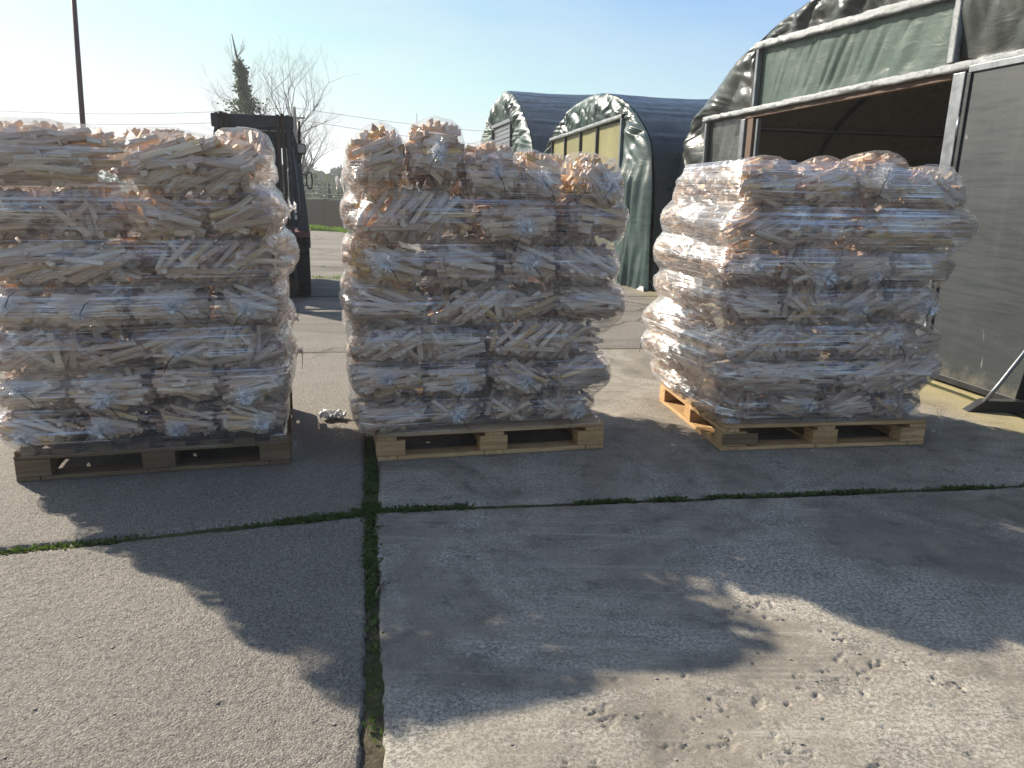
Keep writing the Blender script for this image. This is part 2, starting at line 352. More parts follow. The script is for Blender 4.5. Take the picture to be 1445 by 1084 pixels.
def mat_concrete(name, c1, c2, coarse, stain):
    t = NT(name); p = t.pos(); pv = t.map(p, (1, 1, 0.0))
    big = t.noise(pv, 0.55, 7, 0.62, 0.4); mid = t.noise(pv, 3.2, 8, 0.68, 0.5); fine = t.noise(pv, 60, 6, 0.75); grit = t.noise(pv, 260, 3, 0.7)
    agg = t.n('TexVoronoi', i_Vector=pv, i_Scale=170.0)
    c = t.mix(t.ramp(big, (0.32, 0.0), (0.68, 1.0)), c1, c2)
    c = t.mix(t.ramp(mid, (0.40, 0.0), (0.72, 0.75)), c, stain)
    if coarse:
        ac = t.ramp(agg.outputs['Color'], (0.1, (0.10, 0.09, 0.076)), (0.5, (0.27, 0.245, 0.21)), (0.9, (0.50, 0.46, 0.395)))
        c = t.mix(0.50, c, ac)
        pit = t.ramp(t.noise(pv, 80, 3, 0.6), (0.34, 1.0), (0.42, 0.0))
        c = t.mix(t.math('MULTIPLY', pit, 0.6), c, (0.07, 0.062, 0.055))
        h = t.math('ADD', t.math('ADD', t.math('MULTIPLY', fine, 1.1), t.math('MULTIPLY', grit, 0.35)), t.math('MULTIPLY', agg.outputs['Distance'], -0.5))
        b = t.bump(h, 1.0, 0.011)
        sy = t.n('SeparateXYZ', i_0=p).outputs[1]; farm = t.ramp(t.math('MULTIPLY', sy, 0.05), (0.28, 0.0), (0.34, 1.0))
        wob = t.n('VectorMath', operation='ADD'); t.set(wob.inputs[0], pv); t.set(wob.inputs[1], t.n('TexNoise', i_Vector=pv, i_Scale=1.4, i_Detail=4).outputs['Color'])
        ck = t.n('TexVoronoi', i_Vector=wob.outputs[0], i_Scale=0.42, feature='DISTANCE_TO_EDGE').outputs['Distance']
        c = t.mix(t.math('MULTIPLY', t.ramp(ck, (0.004, 0.85), (0.016, 0.0)), farm), c, (0.05, 0.047, 0.035))
        st_ = t.ramp(t.noise(t.map(pv, (0.35, 1.3, 1), (0, 0, .15)), 1.0, 7, 0.7, 0.6), (0.38, 0.75), (0.56, 0.0))
        c = t.mix(t.math('MULTIPLY', st_, farm), c, (0.13, 0.12, 0.095))
    else:
        scr = t.noise(t.map(pv, (1.2, 40, 1), (0, 0, -0.95)), 1.0, 4, 0.6, 0.6)
        pat = t.ramp(t.noise(pv, 1.3, 7, 0.72, 0.8), (0.44, 0.0), (0.60, 1.0))
        spk = t.ramp(t.noise(pv, 75, 6, 0.85), (0.46, 0.0), (0.56, 1.0))
        c = t.mix(t.ramp(t.noise(pv, 4.5, 8, 0.75), (0.38, 0.8), (0.62, 0.0)), c, (0.125, 0.115, 0.096))
        c = t.mix(t.math('MULTIPLY', t.math('ADD', t.math('MULTIPLY', pat, 0.70), 0.08), spk), c, (0.56, 0.525, 0.455))
        c = t.mix(t.math('MULTIPLY', t.ramp(scr, (0.56, 0.0), (0.68, 0.55)), t.ramp(big, (0.4, 0.2), (0.6, 1.0))), c, (0.42, 0.39, 0.34))
        dk = t.ramp(t.noise(pv, 9, 8, 0.75), (0.30, 0.6), (0.44, 0.0)); c = t.mix(dk, c, (0.09, 0.083, 0.07))
        c = t.mix(t.ramp(t.noise(pv, 150, 3, 0.7), (0.34, 0.6), (0.44, 0.0)), c, (0.08, 0.073, 0.06))
        h = t.math('ADD', t.math('MULTIPLY', fine, 0.6), t.math('MULTIPLY', grit, 0.3))
        b = t.bump(h, 0.75, 0.005)
    # yellow moss and spilt sawdust along the foot of the sheeted halls, a stain fixed in place
    s_ = t.n('SeparateXYZ', i_0=p); dist = t.math('ADD', t.math('SUBTRACT', t.math('ADD', s_.outputs[0], t.math('MULTIPLY', s_.outputs[1], 0.19)), 3.95), t.math('MULTIPLY', mid, 0.8))
    ys = t.ramp(dist, (0.0, 0.0), (0.55, 0.75)); far = t.ramp(t.math('MULTIPLY', s_.outputs[1], 0.1), (0.38, 0.0), (0.44, 1.0))
    ys = t.math('MULTIPLY', ys, far)
    c = t.mix(ys, c, t.mix(t.ramp(fine, (0.4, 0.0), (0.6, 1.0)), (0.30, 0.26, 0.09), (0.46, 0.38, 0.20)))
    return t.done(t.pbsdf(c, 0.82, 0, b, 0.35))
M['conc_coarse'] = mat_concrete('exposed_aggregate_concrete', (0.21, 0.19, 0.16), (0.32, 0.29, 0.245), True, (0.165, 0.15, 0.125))
M['conc_smooth'] = mat_concrete('worn_trowelled_concrete', (0.20, 0.175, 0.14), (0.34, 0.30, 0.235), False, (0.25, 0.22, 0.175))
def mat_soil():
    t = NT('joint_soil_and_field'); p = t.pos(); n1 = t.noise(p, 3, 6); n2 = t.noise(p, 40, 5, 0.7)
    s_ = t.n('SeparateXYZ', i_0=p)
    soil = t.mix(t.ramp(n2, (0.35, 0.0), (0.65, 1.0)), (0.045, 0.036, 0.024), (0.12, 0.10, 0.07))
    soil = t.mix(t.ramp(n1, (0.45, 0.0), (0.6, 0.7)), soil, (0.07, 0.09, 0.03))
    gr = t.mix(t.ramp(t.noise(p, 0.3, 6), (0.4, 0.0), (0.6, 1.0)), (0.06, 0.10, 0.025), (0.12, 0.14, 0.05))
    f = t.ramp(t.math('MULTIPLY', s_.outputs[1], 0.01), (0.24, 0.0), (0.25, 1.0))
    return t.done(t.pbsdf(t.mix(f, soil, gr), 0.95, 0, t.bump(n2, 0.9, 0.01), 0.1))
M['soil'] = mat_soil()
def mat_leaf(name, a, b):
    t = NT(name); g = t.n('NewGeometry'); r = t.ramp(t.noise(g.outputs['Position'], 30, 3), (0.35, 0.0), (0.65, 1.0))
    c = t.mix(r, a, b)
    return t.done(sockmix(t, 0.3, t.pbsdf(c, 0.55, 0, None, 0.3), t.n('BsdfTranslucent', i_Color=(b[0] * 1.5, b[1] * 1.5, b[2], 1)).outputs[0]))
M['weed'] = mat_leaf('weed_leaf', (0.030, 0.055, 0.016), (0.095, 0.14, 0.035))
M['grass'] = mat_leaf('grass_leaf', (0.07, 0.15, 0.02), (0.16, 0.25, 0.05))
M['ivy'] = mat_leaf('ivy_leaf', (0.018, 0.035, 0.012), (0.045, 0.075, 0.02))
M['fir'] = mat_leaf('conifer_needles', (0.03, 0.05, 0.03), (0.06, 0.085, 0.05))
M['bark'] = simple('grey_bark', (0.15, 0.12, 0.09), 0.9, 0, 0.35, 5, 0.6)
M['pebble'] = simple('stone_chips', (0.28, 0.25, 0.22), 0.85, 0, 0.4, 20, 0.6)

# ---------------------------------------------------------------- ground
g = MB(); g.add([(-900, -300, -0.015), (900, -300, -0.015), (900, 1500, -0.015), (-900, 1500, -0.015)], [(0, 1, 2, 3)])
tag(g.build('ground', M['soil']), kind='structure')
JS = -0.19                                      # the joints running away from the camera lean like the hall fronts
SPALL = [(0.84, 2.25, .10), (1.02, 2.10, .05), (1.00, 1.93, .13), (0.86, 1.86, .10), (1.13, 1.97, .08), (0.30, 1.72, .09), (0.62, 1.75, .10),
         (0.55, 1.62, .11), (0.72, 1.60, .08), (1.30, 1.86, .07), (0.45, 1.90, .05), (0.68, 2.02, .05), (1.22, 2.35, .07), (0.95, 2.5, .08), (1.32, 2.18, .06), (0.9, 1.5, .09), (0.2, 1.5, .07)]
def slab(name, A, B, C_, D, nu, nv, mat, seed, rough=0.0, edge=0.012, spall=False):
    """bilinear patch A-B front edge, D-C back edge, its rim ragged and rounded off into the joint"""
    A, B, C_, D = [np.array(p, float) for p in (A, B, C_, D)]
    u = np.linspace(0, 1, nu)[:, None, None]; v = np.linspace(0, 1, nv)[None, :, None]
    P = (A * (1 - u) + B * u) * (1 - v) + (D * (1 - u) + C_ * u) * v
    wu = np.linalg.norm(B - A); wv = np.linalg.norm(D - A)
    U = u[:, :, 0] * wu + 0 * v[:, :, 0]; V_ = v[:, :, 0] * wv + 0 * u[:, :, 0]
    def rag(t, s): return (fbm(t * 5, 0 * t, 0, s, 3) * 1.0 + vn(t * 38, 0 * t, 0, s + 3) * 0.7) * edge
    eL = np.exp(-U / 0.04); eR = np.exp(-(wu - U) / 0.04); eF = np.exp(-V_ / 0.04); eB = np.exp(-(wv - V_) / 0.04)
    x = P[:, :, 0] + eL * rag(P[:, :, 1] + 9, seed) + eR * rag(P[:, :, 1] + 3, seed + 5)
    y = P[:, :, 1] + eF * rag(P[:, :, 0] + 9, seed + 7) + eB * rag(P[:, :, 0] + 3, seed + 11)
    d = np.minimum(np.minimum(U, wu - U), np.minimum(V_, wv - V_))
    z = -0.006 * np.exp(-d / 0.010) - np.where(d < 1e-6, 0.02, 0)
    if rough > 0:
        z = z + rough * (vn(x * 60, y * 60, 0, seed) + 0.8 * vn(x * 120, y * 120, 0, seed + 1)) + 0.003 * fbm(x * 2, y * 2, 0, seed, 3)
    if spall:
        m = np.zeros_like(x)
        for (sx_, sy_, r) in SPALL:
            q = np.exp(-(((x - sx_) / (r * 1.3)) ** 2 + ((y - sy_) / (r * 0.75)) ** 2)); m = np.maximum(m, q)
        rg = fbm(x * 22, y * 22, 0, 5, 4)
        rg = rg * .8 + fbm(x * 60, y * 60, 0, 15, 3) * .55
        hole = np.clip((m * 0.70 + rg * 0.95 - 0.70) / 0.07, 0, 1)
        z = z - hole * (0.003 + 0.006 * (vn(x * 90, y * 90, 0, 9) + 0.4))
        z = z - np.clip((fbm(x * 13, y * 13, 0, 31, 3) - 0.52) / 0.08, 0, 1) * 0.005
    return np.stack([x, y, z], -1)
def X(y, off): return -0.59 + (y - 2.97) * JS + off
yard = [
    ('coarse', (-3.4, 0.75), (X(1.1, -.019), 1.1), (X(2.94, -.017), 2.94), (-3.6, 1.95), 330, 260, .0035, False, .016),
    ('smooth', (X(1.1, .021), 1.1), (3.6, 1.5), (3.45, 3.555), (X(2.96, .019), 2.96), 640, 380, .0007, True, .014),
    ('coarse', (-3.6, 1.99), (X(2.98, -.022), 2.98), (X(6.2, -.022), 6.2), (-4.4, 5.6), 170, 150, .0022, False, .012),
    ('smooth', (X(3.0, .022), 3.0), (3.45, 3.60), (2.9, 6.85), (X(6.21, .022), 6.21), 160, 120, .0006, False, .012),
    ('coarse', (-12, 0.2), (-3.42, 0.75), (-4.42, 5.6), (-13, 4.2), 60, 60, .001, False, .01),
    ('smooth', (3.46, 3.60), (12, 5.0), (11.4, 8.3), (2.92, 6.86), 60, 60, .0004, False, .01),
    ('smooth', (3.61, 1.5), (12, 3.0), (12, 4.96), (3.46, 3.56), 60, 60, .0004, False, .01)]
ys = [6.24, 9.6, 13.2, 17.2, 21.0, 24.35]
for k in range(len(ys) - 1):
    y0, y1 = ys[k], ys[k + 1] - 0.03
    for (a, b) in ((-19, -9.0), (-8.98, -3.8), (-3.78, 0.0), (0.02, 5.6), (5.62, 22)):
        sh = lambda x_, y_: (x_ - 0.59 + (y_ - 2.97) * JS, y_ + x_ * 0.16 * (1 if y_ > 6.3 or True else 0))
        yard.append(('coarse', sh(a, y0), sh(b, y0), sh(b, y1), sh(a, y1), 40, 34, .0, False, .02))
yg = empty('concrete_yard'); tag(yg, kind='structure')
mc, ms = M['conc_coarse'], M['conc_smooth']
for k, (m_, A, B, C_, D, nu, nv, ro, sp, ed) in enumerate(yard):
    P = slab('s', A, B, C_, D, nu, nv, None, 20 + k * 13, ro, ed, sp)
    link('slab', grid_mesh('slab', P, mc if m_ == 'coarse' else ms, True), yg)

def leaf_cloud(name, pts, mat, size, up=0.6, parent=None, seed=0, tri=False):
    r = np.random.default_rng(seed); n = len(pts); pts = np.asarray(pts, float)
    a = r.uniform(0, 2 * np.pi, n); el = r.uniform(0.0, 1.0, n) * up
    d = np.stack([np.cos(a) * (1 - el), np.sin(a) * (1 - el), el + 0.15], -1); d /= np.linalg.norm(d, axis=1)[:, None]
    s_ = np.cross(d, r.normal(size=(n, 3))); s_ /= np.linalg.norm(s_, axis=1)[:, None]
    ln = (size * r.uniform(0.5, 1.3, n))[:, None]; wd = ln * (0.12 if tri else 0.33)
    V = np.concatenate([pts, pts + d * ln * .5 + s_ * wd, pts + d * ln, pts + d * ln * .5 - s_ * wd], 1).reshape(-1, 3)
    return link(name, mesh_from(name, V, [(4 * i, 4 * i + 1, 4 * i + 2, 4 * i + 3) for i in range(n)], mat), parent)
r_ = np.random.default_rng(3)
pts = []
def strip(x0, y0, x1, y1, wd, n, dens):
    t = r_.uniform(0, 1, n)
    keep = (vn(t * dens, t * 0, 0, int(abs(x0) * 100) + 1) + 0.5) > r_.uniform(0.15, 0.8, n)
    t = t[keep]; m = len(t)
    for q in range(m):
        pts.append((x0 + (x1 - x0) * t[q] + r_.normal() * wd, y0 + (y1 - y0) * t[q] + r_.normal() * wd, -0.010 + r_.uniform(0, .008)))
strip(X(2.2, 0), 2.2, X(3.6, 0), 3.6, 0.010, 5200, 9); strip(X(2.5, 0), 2.5, X(3.05, 0), 3.05, .017, 3200, 5)
strip(X(1.6, 0), 1.6, X(2.2, 0), 2.2, 0.012, 160, 8)
strip(-0.59, 2.97, 1.2, 3.25, 0.008, 3600, 15); strip(-.66, 2.96, -.2, 3.04, .018, 1600, 5); strip(1.2, 3.25, 3.4, 3.57, 0.006, 1500, 9); strip(1.52, 3.29, 1.72, 3.32, .014, 260, 2)
strip(-0.59, 2.96, -3.2, 2.1, 0.008, 2600, 16); strip(-.95, 2.84, -.55, 2.97, .016, 1500, 4); strip(-1.9, 2.53, -1.4, 2.7, .012, 600, 6)
strip(-0.7, 3.6, -1.3, 6.2, 0.008, 700, 8)
tag(leaf_cloud('joint_weeds', pts, M['weed'], 0.017, 0.55, seed=1), 'small green weeds and moss growing in the concrete joints', 'weeds', kind='stuff')
pts = []
for (x0, y0, x1, y1, n) in ((-4.3, 15, -4.0, 12.5, 260), (-3.5, 18.5, -4.1, 21, 260), (-3.1, 11.4, -2.2, 11.5, 200)):
    for q in range(n):
        t = r_.uniform(); pts.append((x0 + (x1 - x0) * t + r_.normal() * .05, y0 + (y1 - y0) * t + r_.normal() * .08, 0.0))
tag(leaf_cloud('crack_grass', pts, M['grass'], 0.05, 1.0, seed=2, tri=True), 'thin green grass in the cracks of the far yard', 'grass', kind='stuff')

# stone chips and dirt crumbs on the slabs
mb = MB()
for k in range(220):
    if k < 60:
        sx_, sy_, r = SPALL[k % len(SPALL)]; x, y = sx_ + rnd.gauss(0, r * .9), sy_ + rnd.gauss(0, r * .5); s = rnd.uniform(.0015, .005)
    else: x, y = rnd.uniform(-2.4, 2.6), rnd.uniform(1.3, 3.6); s = rnd.uniform(.0012, .0045)
    V = [(x + s * rnd.uniform(.6, 1.4) * a, y + s * rnd.uniform(.6, 1.4) * b, .0005 + s * rnd.uniform(.3, .9) * c) for a in (-1, 1) for b in (-1, 1) for c in (0, 1)]
    mb.add(V, [(0, 1, 3, 2), (4, 6, 7, 5), (0, 4, 5, 1), (2, 3, 7, 6), (0, 2, 6, 4), (1, 5, 7, 3)])
tag(mb.build('stone_chips', M['pebble']), 'loose stone chips and crumbs lying on the concrete slabs', 'stone chips', kind='stuff')
tw = empty('twig', (X(2.32, .02), 2.32, 0.004)); tag(tw, 'short forked dry twig lying in the weedy joint', 'twig')
MB().tube([(0, -.03, 0), (.006, 0, .008), (.022, .035, .014)], [.004, .0035, .0025], 6).build('stem', M['bark'], tw, True)
MB().tube([(.004, -.01, .006), (.02, .01, .012), (.042, .02, .016)], [.003, .0028, .002], 6).build('side_stem', M['bark'], tw, True)

# ---------------------------------------------------------------- pallets
def pallet(loc, rz, kind, mat, label):
    root = empty('wooden_pallet', loc, rz); tag(root, label, 'pallet', 'wooden pallets under the stacks')
    rr = random.Random(int(loc[0] * 100))
    def j(v, a=.003): return v + rr.uniform(-a, a)
    def brd(name, c, d): return MB().box((0, 0, 0), d, bev=.0025).build(name, mat, root)
    def put(name, c, d, alongy=False):
        o = MB().box((0, 0, 0), d, bev=.0022).build(name, mat, root); o.location = c
        o.rotation_euler = (0, 0, (math.pi / 2 if alongy else 0) + rr.uniform(-.004, .004)); return o
    W_, D_ = 1.2, 1.0
    for yy in (.05, .5, .95):
        for xx in (.0725, .6, 1.1275): put('block', (j(xx, .004), j(yy, .003), .0625), (.145, .098, .079))
    for xx in (.05, .6, 1.15): put('bottom_board', (xx, .5, .0115), (1.0, .098, .021), True)
    for yy in (.05, .95):
        for xx in (.3255, .8745): put('bottom_board', (xx, yy, .0113), (.447, .098, .0205))
    if kind == 'x':      # deck boards run along the front
        for xx in (.05, .6, 1.15): put('stringer_board', (xx, .5, .1133), (1.0, .098, .0205), True)
        for k in range(7): put('deck_board', (.6, .05 + .15 * k, .1355), (1.2, j(.099, .002), .021))
    else:
        for yy in (.05, .5, .95): put('stringer_board', (.6, yy, .1133), (1.2, .098, .0205))
        for k in range(8): put('deck_board', (.05 + 1.1 / 7 * k, .5, .1355), (1.0, j(.088, .01), .021), True)
    return root
STK = [dict(o=(-2.25, 3.20), rz=R(15.2), nm='left'), dict(o=(-0.67, 3.57), rz=R(13.2), nm='middle'), dict(o=(1.13, 3.84), rz=R(8.6), nm='right')]
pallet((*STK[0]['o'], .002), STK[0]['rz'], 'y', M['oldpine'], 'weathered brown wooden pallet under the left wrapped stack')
pallet((*STK[1]['o'], .002), STK[1]['rz'], 'x', M['pine'], 'new pale wooden pallet under the middle wrapped stack')
pr = pallet((*STK[2]['o'], .002), STK[2]['rz'], 'x', M['pine'], 'new orange-lit wooden pallet under the right wrapped stack')
o = MB().box((0, 0, 0), (.20, .006, .062), bev=.001).build('patch_board', M['oldpine'], pr); o.location = (.103, -.0055, .066)

# ---------------------------------------------------------------- kindling bags
sticks = []
for k in range(10):
    ln = rnd.choice((.17, .19, .19, .20, .21)); a = rnd.uniform(.019, .033); b = rnd.uniform(.011, .021); V = []
    for sx_ in (-1, 1):
        for (p, q) in ((-1, -1), (1, -1), (1, 1), (-1, 1)):
            V.append((sx_ * ln / 2 + rnd.uniform(-.003, .003), p * a / 2 * rnd.uniform(.82, 1.08), q * b / 2 * rnd.uniform(.8, 1.1)))
    me = mesh_from('stick', V, [(0, 3, 2, 1), (4, 5, 6, 7), (0, 1, 5, 4), (1, 2, 6, 5), (2, 3, 7, 6), (3, 0, 4, 7)], M['stick'])
    bm = bmesh.new(); bm.from_mesh(me); bmesh.ops.bevel(bm, geom=bm.edges[:], offset=.0012, segments=1, affect='EDGES'); bmesh.ops.recalc_face_normals(bm, faces=bm.faces); bm.to_mesh(me); bm.free()
    sticks.append((me, np.array(V), ln))
def bag_template(hx, hy, hz, n, seed, front=0.72):
    rr = random.Random(seed); out = []; corners = []
    def lev(p): return (abs(p[0] / hx) ** 3.4 + abs(p[1] / hy) ** 2.8) ** .85 + abs(p[2] / hz) ** 2.3
    nb = rr.choice((1, 2, 2, 3)); bund = [(rr.choice((0, 15, -20, 35, -40, 60, 80, 90, 105)), rr.uniform(-1, 1)) for _ in range(nb)]
    tries = 0
    while len(out) < n and tries < 7000:
        tries += 1; shell = len(out) < n * .78
        d = Vector((rr.uniform(-1, 1), rr.gauss(0, .6), rr.uniform(-1, 1) * .9))
        if shell and rr.random() < front: d.y = -abs(d.y) - rr.uniform(.1, 1.0)
        d = Vector((d.x * hx, d.y * hy, d.z * hz)).normalized()
        bx = min(bund, key=lambda q: abs(q[1] - d.x / 1.0)); ang = R(bx[0] + rr.gauss(0, 9 if rr.random() < .8 else 45))
        if rr.random() < .10: ax = Vector((rr.uniform(-.5, .5), -1, rr.uniform(-.35, .35)))
        else: ax = Vector((math.cos(ang), rr.gauss(0, .16), math.sin(ang)))
        ax.normalize(); si = rr.randrange(len(sticks)); ln = sticks[si][2]
        if abs(d.x) * hy > abs(d.y) * hx * 1.3 and rr.random() < .7:      # on the bag's end the sticks turn round the corner
            ax = Vector((rr.gauss(0, .16), math.cos(ang), math.sin(ang))).normalized()
        def mx(k):
            c = d * k; return max(lev(c + ax * ln * .5), lev(c - ax * ln * .5), lev(c))
        if mx(0) > .98: continue
        lo, hi = 0, 1.0
        for _ in range(16):
            m_ = (lo + hi) / 2
            if mx(m_) < 1: lo = m_
            else: hi = m_
        k = lo * (1.0 if shell else rr.uniform(.25, .8)) * rr.uniform(.93, 1.0)
        c = d * k; zz = d - ax * d.dot(ax)
        if zz.length < .02: zz = Vector((0, 0, 1)) - ax * ax.z
        zz.normalize(); yy = zz.cross(ax)
        Rm = Matrix((ax, yy, zz)).transposed() @ Matrix.Rotation(rr.gauss(0, .35), 3, 'X')
        mt = Matrix.Translation(c + Vector((0, 0, hz))) @ Rm.to_4x4()
        out.append((mt, si)); A = np.array(mt); corners.append(sticks[si][1] @ A[:3, :3].T + A[:3, 3])
    corners = np.concatenate(corners)
    bm = bmesh.new()
    ctr = corners.mean(0)
    for c in corners: bm.verts.new(tuple(c + (c - ctr) / (np.linalg.norm(c - ctr) + 1e-6) * .0035))
    res = bmesh.ops.convex_hull(bm, input=bm.verts[:])
    bmesh.ops.delete(bm, geom=[v for v in bm.verts if not v.link_faces], context='VERTS')
    bmesh.ops.subdivide_edges(bm, edges=bm.edges[:], cuts=3, use_grid_fill=True)
    for it in range(2): bmesh.ops.smooth_vert(bm, verts=bm.verts[:], factor=.35, use_axis_x=True, use_axis_y=True, use_axis_z=True)
    bm.verts.ensure_lookup_table(); pv = np.array([v.co[:] for v in bm.verts])
    dd = fbm(pv[:, 0] * 16, pv[:, 1] * 16, pv[:, 2] * 16, seed, 3) * .012
    nn = pv - ctr; nn /= np.linalg.norm(nn, axis=1)[:, None]
    for v, q in zip(bm.verts, pv + nn * (dd + .003)[:, None]): v.co = q
    bmesh.ops.recalc_face_normals(bm, faces=bm.faces)
    me = bpy.data.meshes.new('film'); bm.to_mesh(me); bm.free(); me.materials.append(M['bag'])
    me.polygons.foreach_set('use_smooth', [True] * len(me.polygons))
    fr = pv[(abs(pv[:, 0]) < .03) & (abs(pv[:, 2] - hz) < .03) & (pv[:, 1] < 0)]
    fy = float(fr[:, 1].min()) if len(fr) else -hy * .9
    core = MB(); rc = random.Random(seed + 5)
    for _ in range(46):
        ax = Vector((rc.gauss(0, 1), rc.gauss(0, .5), rc.gauss(0, .45))).normalized(); q = Vector((rc.uniform(-1, 1) * hx * .62, rc.uniform(-1, 1) * hy * .66, rc.uniform(-1, 1) * hz * .55))
        ln = .17
        while max(lev(q + ax * ln / 2), lev(q - ax * ln / 2)) > .72 and ln > .05: ln -= .02
        core.bar(q - ax * ln / 2 + Vector((0, 0, hz)), q + ax * ln / 2 + Vector((0, 0, hz)), rc.uniform(.02, .034), rc.uniform(.014, .022))
    cme = mesh_from('inner_sticks', core.V, core.F, M['stick'])
    return dict(core=cme, parts=out, corners=corners, film=me, fy=fy, hx=hx, hy=hy, hz=hz)
TN = [bag_template(.165, .25, .112, 74, 100 + k) for k in range(7)]
TW = [bag_template(.30, .185, .108, 97, 200 + k, .8) for k in range(5)]
def knot_mesh(seed):
    rr = random.Random(seed); V = [(0, -.030, 0)]; F = []; n = 36
    rings = [(.006, -.026), (.016, -.012), (.030, -.004), (.052, .002)]
    for ri, (r, y) in enumerate(rings):
        for j in range(n):
            a = 2 * math.pi * j / n; pl = (1 if j % 2 else -1) * (.0022 if ri else .001); rj = r * (1 + rr.uniform(-.12, .12))
            V.append((math.cos(a) * rj, y + pl + rr.uniform(-.003, .003), math.sin(a) * rj))
    F += [(0, 1 + j, 1 + (j + 1) % n) for j in range(n)]
    for ri in range(len(rings) - 1):
        F += [(1 + ri * n + j, 1 + (ri + 1) * n + j, 1 + (ri + 1) * n + (j + 1) % n, 1 + ri * n + (j + 1) % n) for j in range(n)]
    b0 = len(V)                                 # crumpled bunch of spare film beyond the tie
    for k in range(26):
        a = rr.uniform(0, 6.28); r = rr.uniform(.008, .03); c = Vector((math.cos(a) * r, -.03 - rr.uniform(0, .012), math.sin(a) * r)); 
        p = [c + Vector((rr.uniform(-.012, .012), rr.uniform(-.006, .006), rr.uniform(-.012, .012))) for _ in range(3)]
        i = len(V); V += [(0, -.024, 0)] + [tuple(q) for q in p]; F += [(i, i + 1, i + 2), (i, i + 2, i + 3)]
    return mesh_from('gathered_neck', V, F, M['knot'], False)
knots = [knot_mesh(k) for k in range(4)]
ties = []
for k in range(5):
    a = rnd.choice((-50, -35, -70, -120, -140, 60)); l_ = rnd.uniform(.07, .11); c, s = math.cos(R(a)), math.sin(R(a))
    mb = MB(); mb.tube([(0, -.02, 0), (c * .02, -.034, s * .02), (c * l_ * .6, -.034, s * l_ * .6 + .006), (c * l_, -.028, s * l_ - .012)], [.0022, .0022, .0018, .0014], 6)
    o = mb.build('cable_tie', M['tie'], None, True); ties.append(o.data); bpy.data.objects.remove(o)
proto = {}
def make_bag(T, key, loc, rot, scale, label, group, knot, rr):
    root = bpy.data.objects.new('kindling_bag', None); COL.objects.link(root); root.empty_display_size = .05
    root.matrix_world = Matrix.Translation(loc) @ rot.to_matrix().to_4x4() @ Matrix.Diagonal((*scale, 1))
    tag(root, label, 'bag of kindling', group)
    if key not in proto:
        L_ = []
        for (mt, si) in T['parts']:
            o = bpy.data.objects.new('stick', sticks[si][0]); o.matrix_local = mt; L_.append(o)
        o = bpy.data.objects.new('film', T['film']); L_.append(o); o = bpy.data.objects.new('inner_sticks', T['core']); o['kind'] = 'stuff'; L_.append(o); proto[key] = L_
        used = L_
    else: used = [p.copy() for p in proto[key]]
    for o in used: o.parent = root; COL.objects.link(o)
    if knot is not None:
        kx, kz = knot
        # where the front skin lies at this spot
        fr = T['corners']; sel = fr[(abs(fr[:, 0] - kx) < .06) & (abs(fr[:, 2] - kz) < .06)]
        y = (float(sel[:, 1].min()) if len(sel) else T['fy']) - .004
        a = bpy.data.objects.new('gathered_neck', knots[rr.randrange(4)]); b = bpy.data.objects.new('cable_tie', ties[rr.randrange(5)])
        for o in (a, b): COL.objects.link(o); o.parent = root; o.location = (kx, y, kz)
        a.rotation_euler = (0, rr.uniform(0, 6.28), 0); s = rr.uniform(.9, 1.35); a.scale = (s, 1, s)
    A = np.array(root.matrix_world)
    return T['corners'] @ A[:3, :3].T + A[:3, 3]
ORD = ['leftmost', 'second', 'third', 'fourth', 'rightmost', 'fifth']
LAYN = ['bottom', 'second', 'third', 'fourth', 'fifth', 'sixth', 'top']
# layers from the bottom up: (height, bag codes from left to right, shift along the front)
LAY = {
 'left': [(.170, 'NNNN', 0), (.195, 'NNNN', .02), (.185, 'WW', -.03), (.195, 'NNNN', .0), (.195, 'WW', .02), (.22, 'NNNN', -.01), (.25, 'WW', -.02)],
 'middle': [(.165, 'NNNN', -.03), (.19, 'NNNN', -.01), (.19, 'WW', -.02), (.19, 'NWN', .02), (.21, 'NNNN', .0), (.235, 'WNN', .01), (.26, 'NNNNN', .0)],
 'right': [(.165, 'NNNN', .0), (.19, 'WW', .03), (.19, 'WW', .0), (.20, 'NNNN', -.01), (.20, 'NNNN', .0), (.20, 'WW', .04), (.26, 'NNNN', .01)]}
SPAN = {'left': (-.09, 1.205), 'middle': (-.10, 1.23), 'right': (-.04, 1.20)}
def hull2(P):
    P = P[np.lexsort((P[:, 1], P[:, 0]))]; 
    def half(P):
        h = []
        for p in P:
            while len(h) > 1 and (h[-1][0] - h[-2][0]) * (p[1] - h[-2][1]) - (h[-1][1] - h[-2][1]) * (p[0] - h[-2][0]) <= 0: h.pop()
            h.append(p)
        return h
    return np.array(half(P)[:-1] + half(P[::-1])[:-1])
